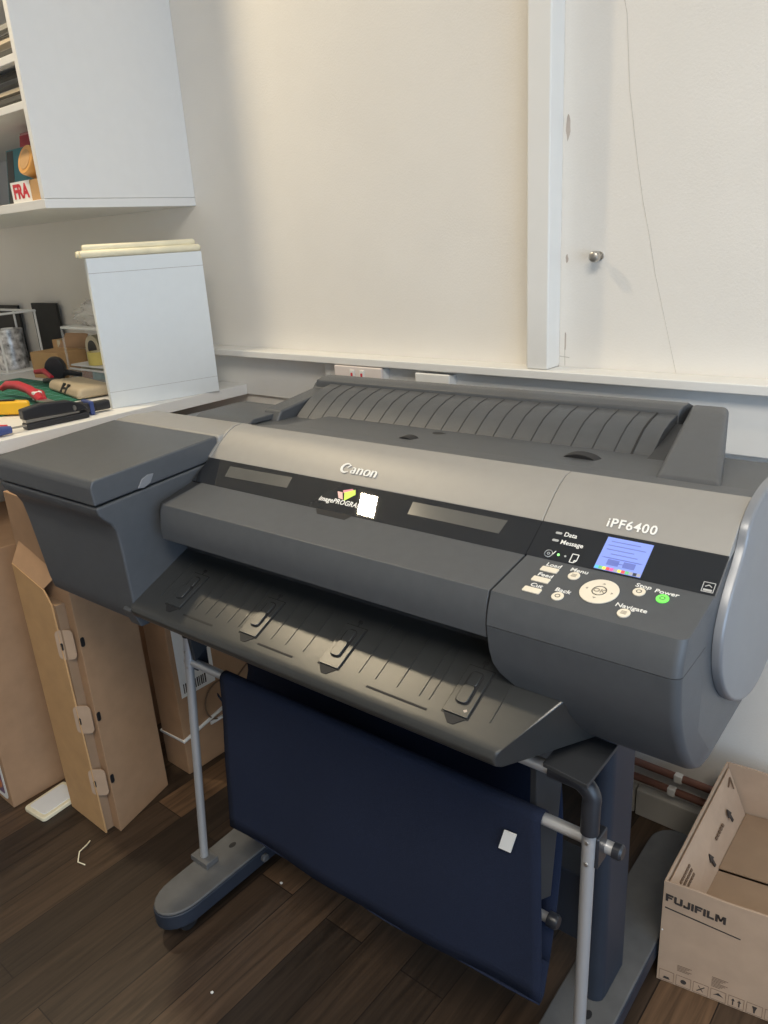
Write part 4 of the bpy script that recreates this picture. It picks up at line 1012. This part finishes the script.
plate('white_speck', FC, disc_pts(.0035, .120, .0015, .0020, 10), .0001, .0006, 'paper_white', fp_)
# prints on the inner left flap
p0 = loc3(.006, .008, .222); dirY = (loc3(.006, Dp - .010, .254) - p0).normalized(); dn = loc3(.046, .008, .150) - p0
FN = plane(p0 + Vector((.002, 0, .001)), dirY, -dn)
def arrow(a, b, s): return [(a - s * .5, b - s * .15), (a, b + s * .75), (a + s * .5, b - s * .15), (a + s * .2, b - s * .15), (a + s * .2, b - s), (a - s * .2, b - s), (a - s * .2, b - s * .15)]
for a_, b_ in ((.245, -.052), (.130, -.060)): plate('printed_arrow', FN, arrow(a_, b_, .015), -.0004, .0022, 'carton_ink', fi)
for q in ([rect(.170 + k * .009, -.052, .176 + k * .009, -.047) for k in range(5)], [rect(.020 + k * .008, -.022 - j * .009, .026 + k * .008, -.018 - j * .009) for k in range(6) for j in range(3)], ribbon([(.285, -.020), (.305, -.012), (.298, -.034)], .0015)):
    plates('printed_words', FN, q, -.0004, .0022, 'carton_ink_faint', fi)

# ------------------------------------------------------------------ lights
def area(name, loc, target, sx, sy, power, col):
    l = bpy.data.lights.new(name, 'AREA'); l.shape = 'RECTANGLE'; l.size = sx; l.size_y = sy; l.energy = power; l.color = col
    o = bpy.data.objects.new(name, l); COL.objects.link(o); o.location = loc
    o.rotation_euler = (Vector(target) - Vector(loc)).to_track_quat('-Z', 'Y').to_euler(); return o
area('ceiling_lamp_light', (-2.09, .695, 2.70), (-2.09, .695, 0), .092, .092, 19, (1.0, .83, .56))
area('ceiling_lamp_light', (.35, -.45, 2.72), (.35, -.45, 0), 1.4, .9, 55, (1.0, .91, .77))
area('window_daylight', (1.88, -.2, 1.15), (-1, .1, .85), 2.4, 1.7, 46, (.52, .73, 1.0))

w = bpy.data.worlds.new('world'); scene.world = w; w.use_nodes = True
nt = w.node_tree; bg = nt.nodes['Background']
sky = nt.nodes.new('ShaderNodeTexSky'); sky.sky_type = 'HOSEK_WILKIE'; sky.sun_direction = (.5, .6, .6); sky.turbidity = 4
nt.links.new(sky.outputs['Color'], bg.inputs['Color']); bg.inputs['Strength'].default_value = .6

# ------------------------------------------------------------------ camera
def rot(yaw, pitch, roll):
    cy, sy, cp, sp_ = math.cos(yaw), math.sin(yaw), math.cos(pitch), math.sin(pitch)
    f = Vector((sy * cp, cy * cp, -sp_)); r = Vector((cy, -sy, 0)); d = f.cross(r)
    c, s = math.cos(roll), math.sin(roll)
    return r * c + d * s, d * c - r * s, f
r, d, f = rot(math.radians(-41.0), math.radians(19.75), math.radians(3.62))
cam = bpy.data.cameras.new('camera'); co = bpy.data.objects.new('camera', cam); COL.objects.link(co)
cam.sensor_fit = 'VERTICAL'; cam.sensor_height = 24; cam.lens = 769 / 1024 * 24; cam.clip_start = .02
mw = Matrix((( r.x, -d.x, -f.x, 0), (r.y, -d.y, -f.y, 0), (r.z, -d.z, -f.z, 1.3), (0, 0, 0, 1)))
co.matrix_world = mw
scene.camera = co
scene.view_settings.view_transform = 'Standard'; scene.view_settings.look = 'None'
scene.view_settings.gamma = 1; scene.view_settings.exposure = 0.0
scene.view_settings.use_curve_mapping = False
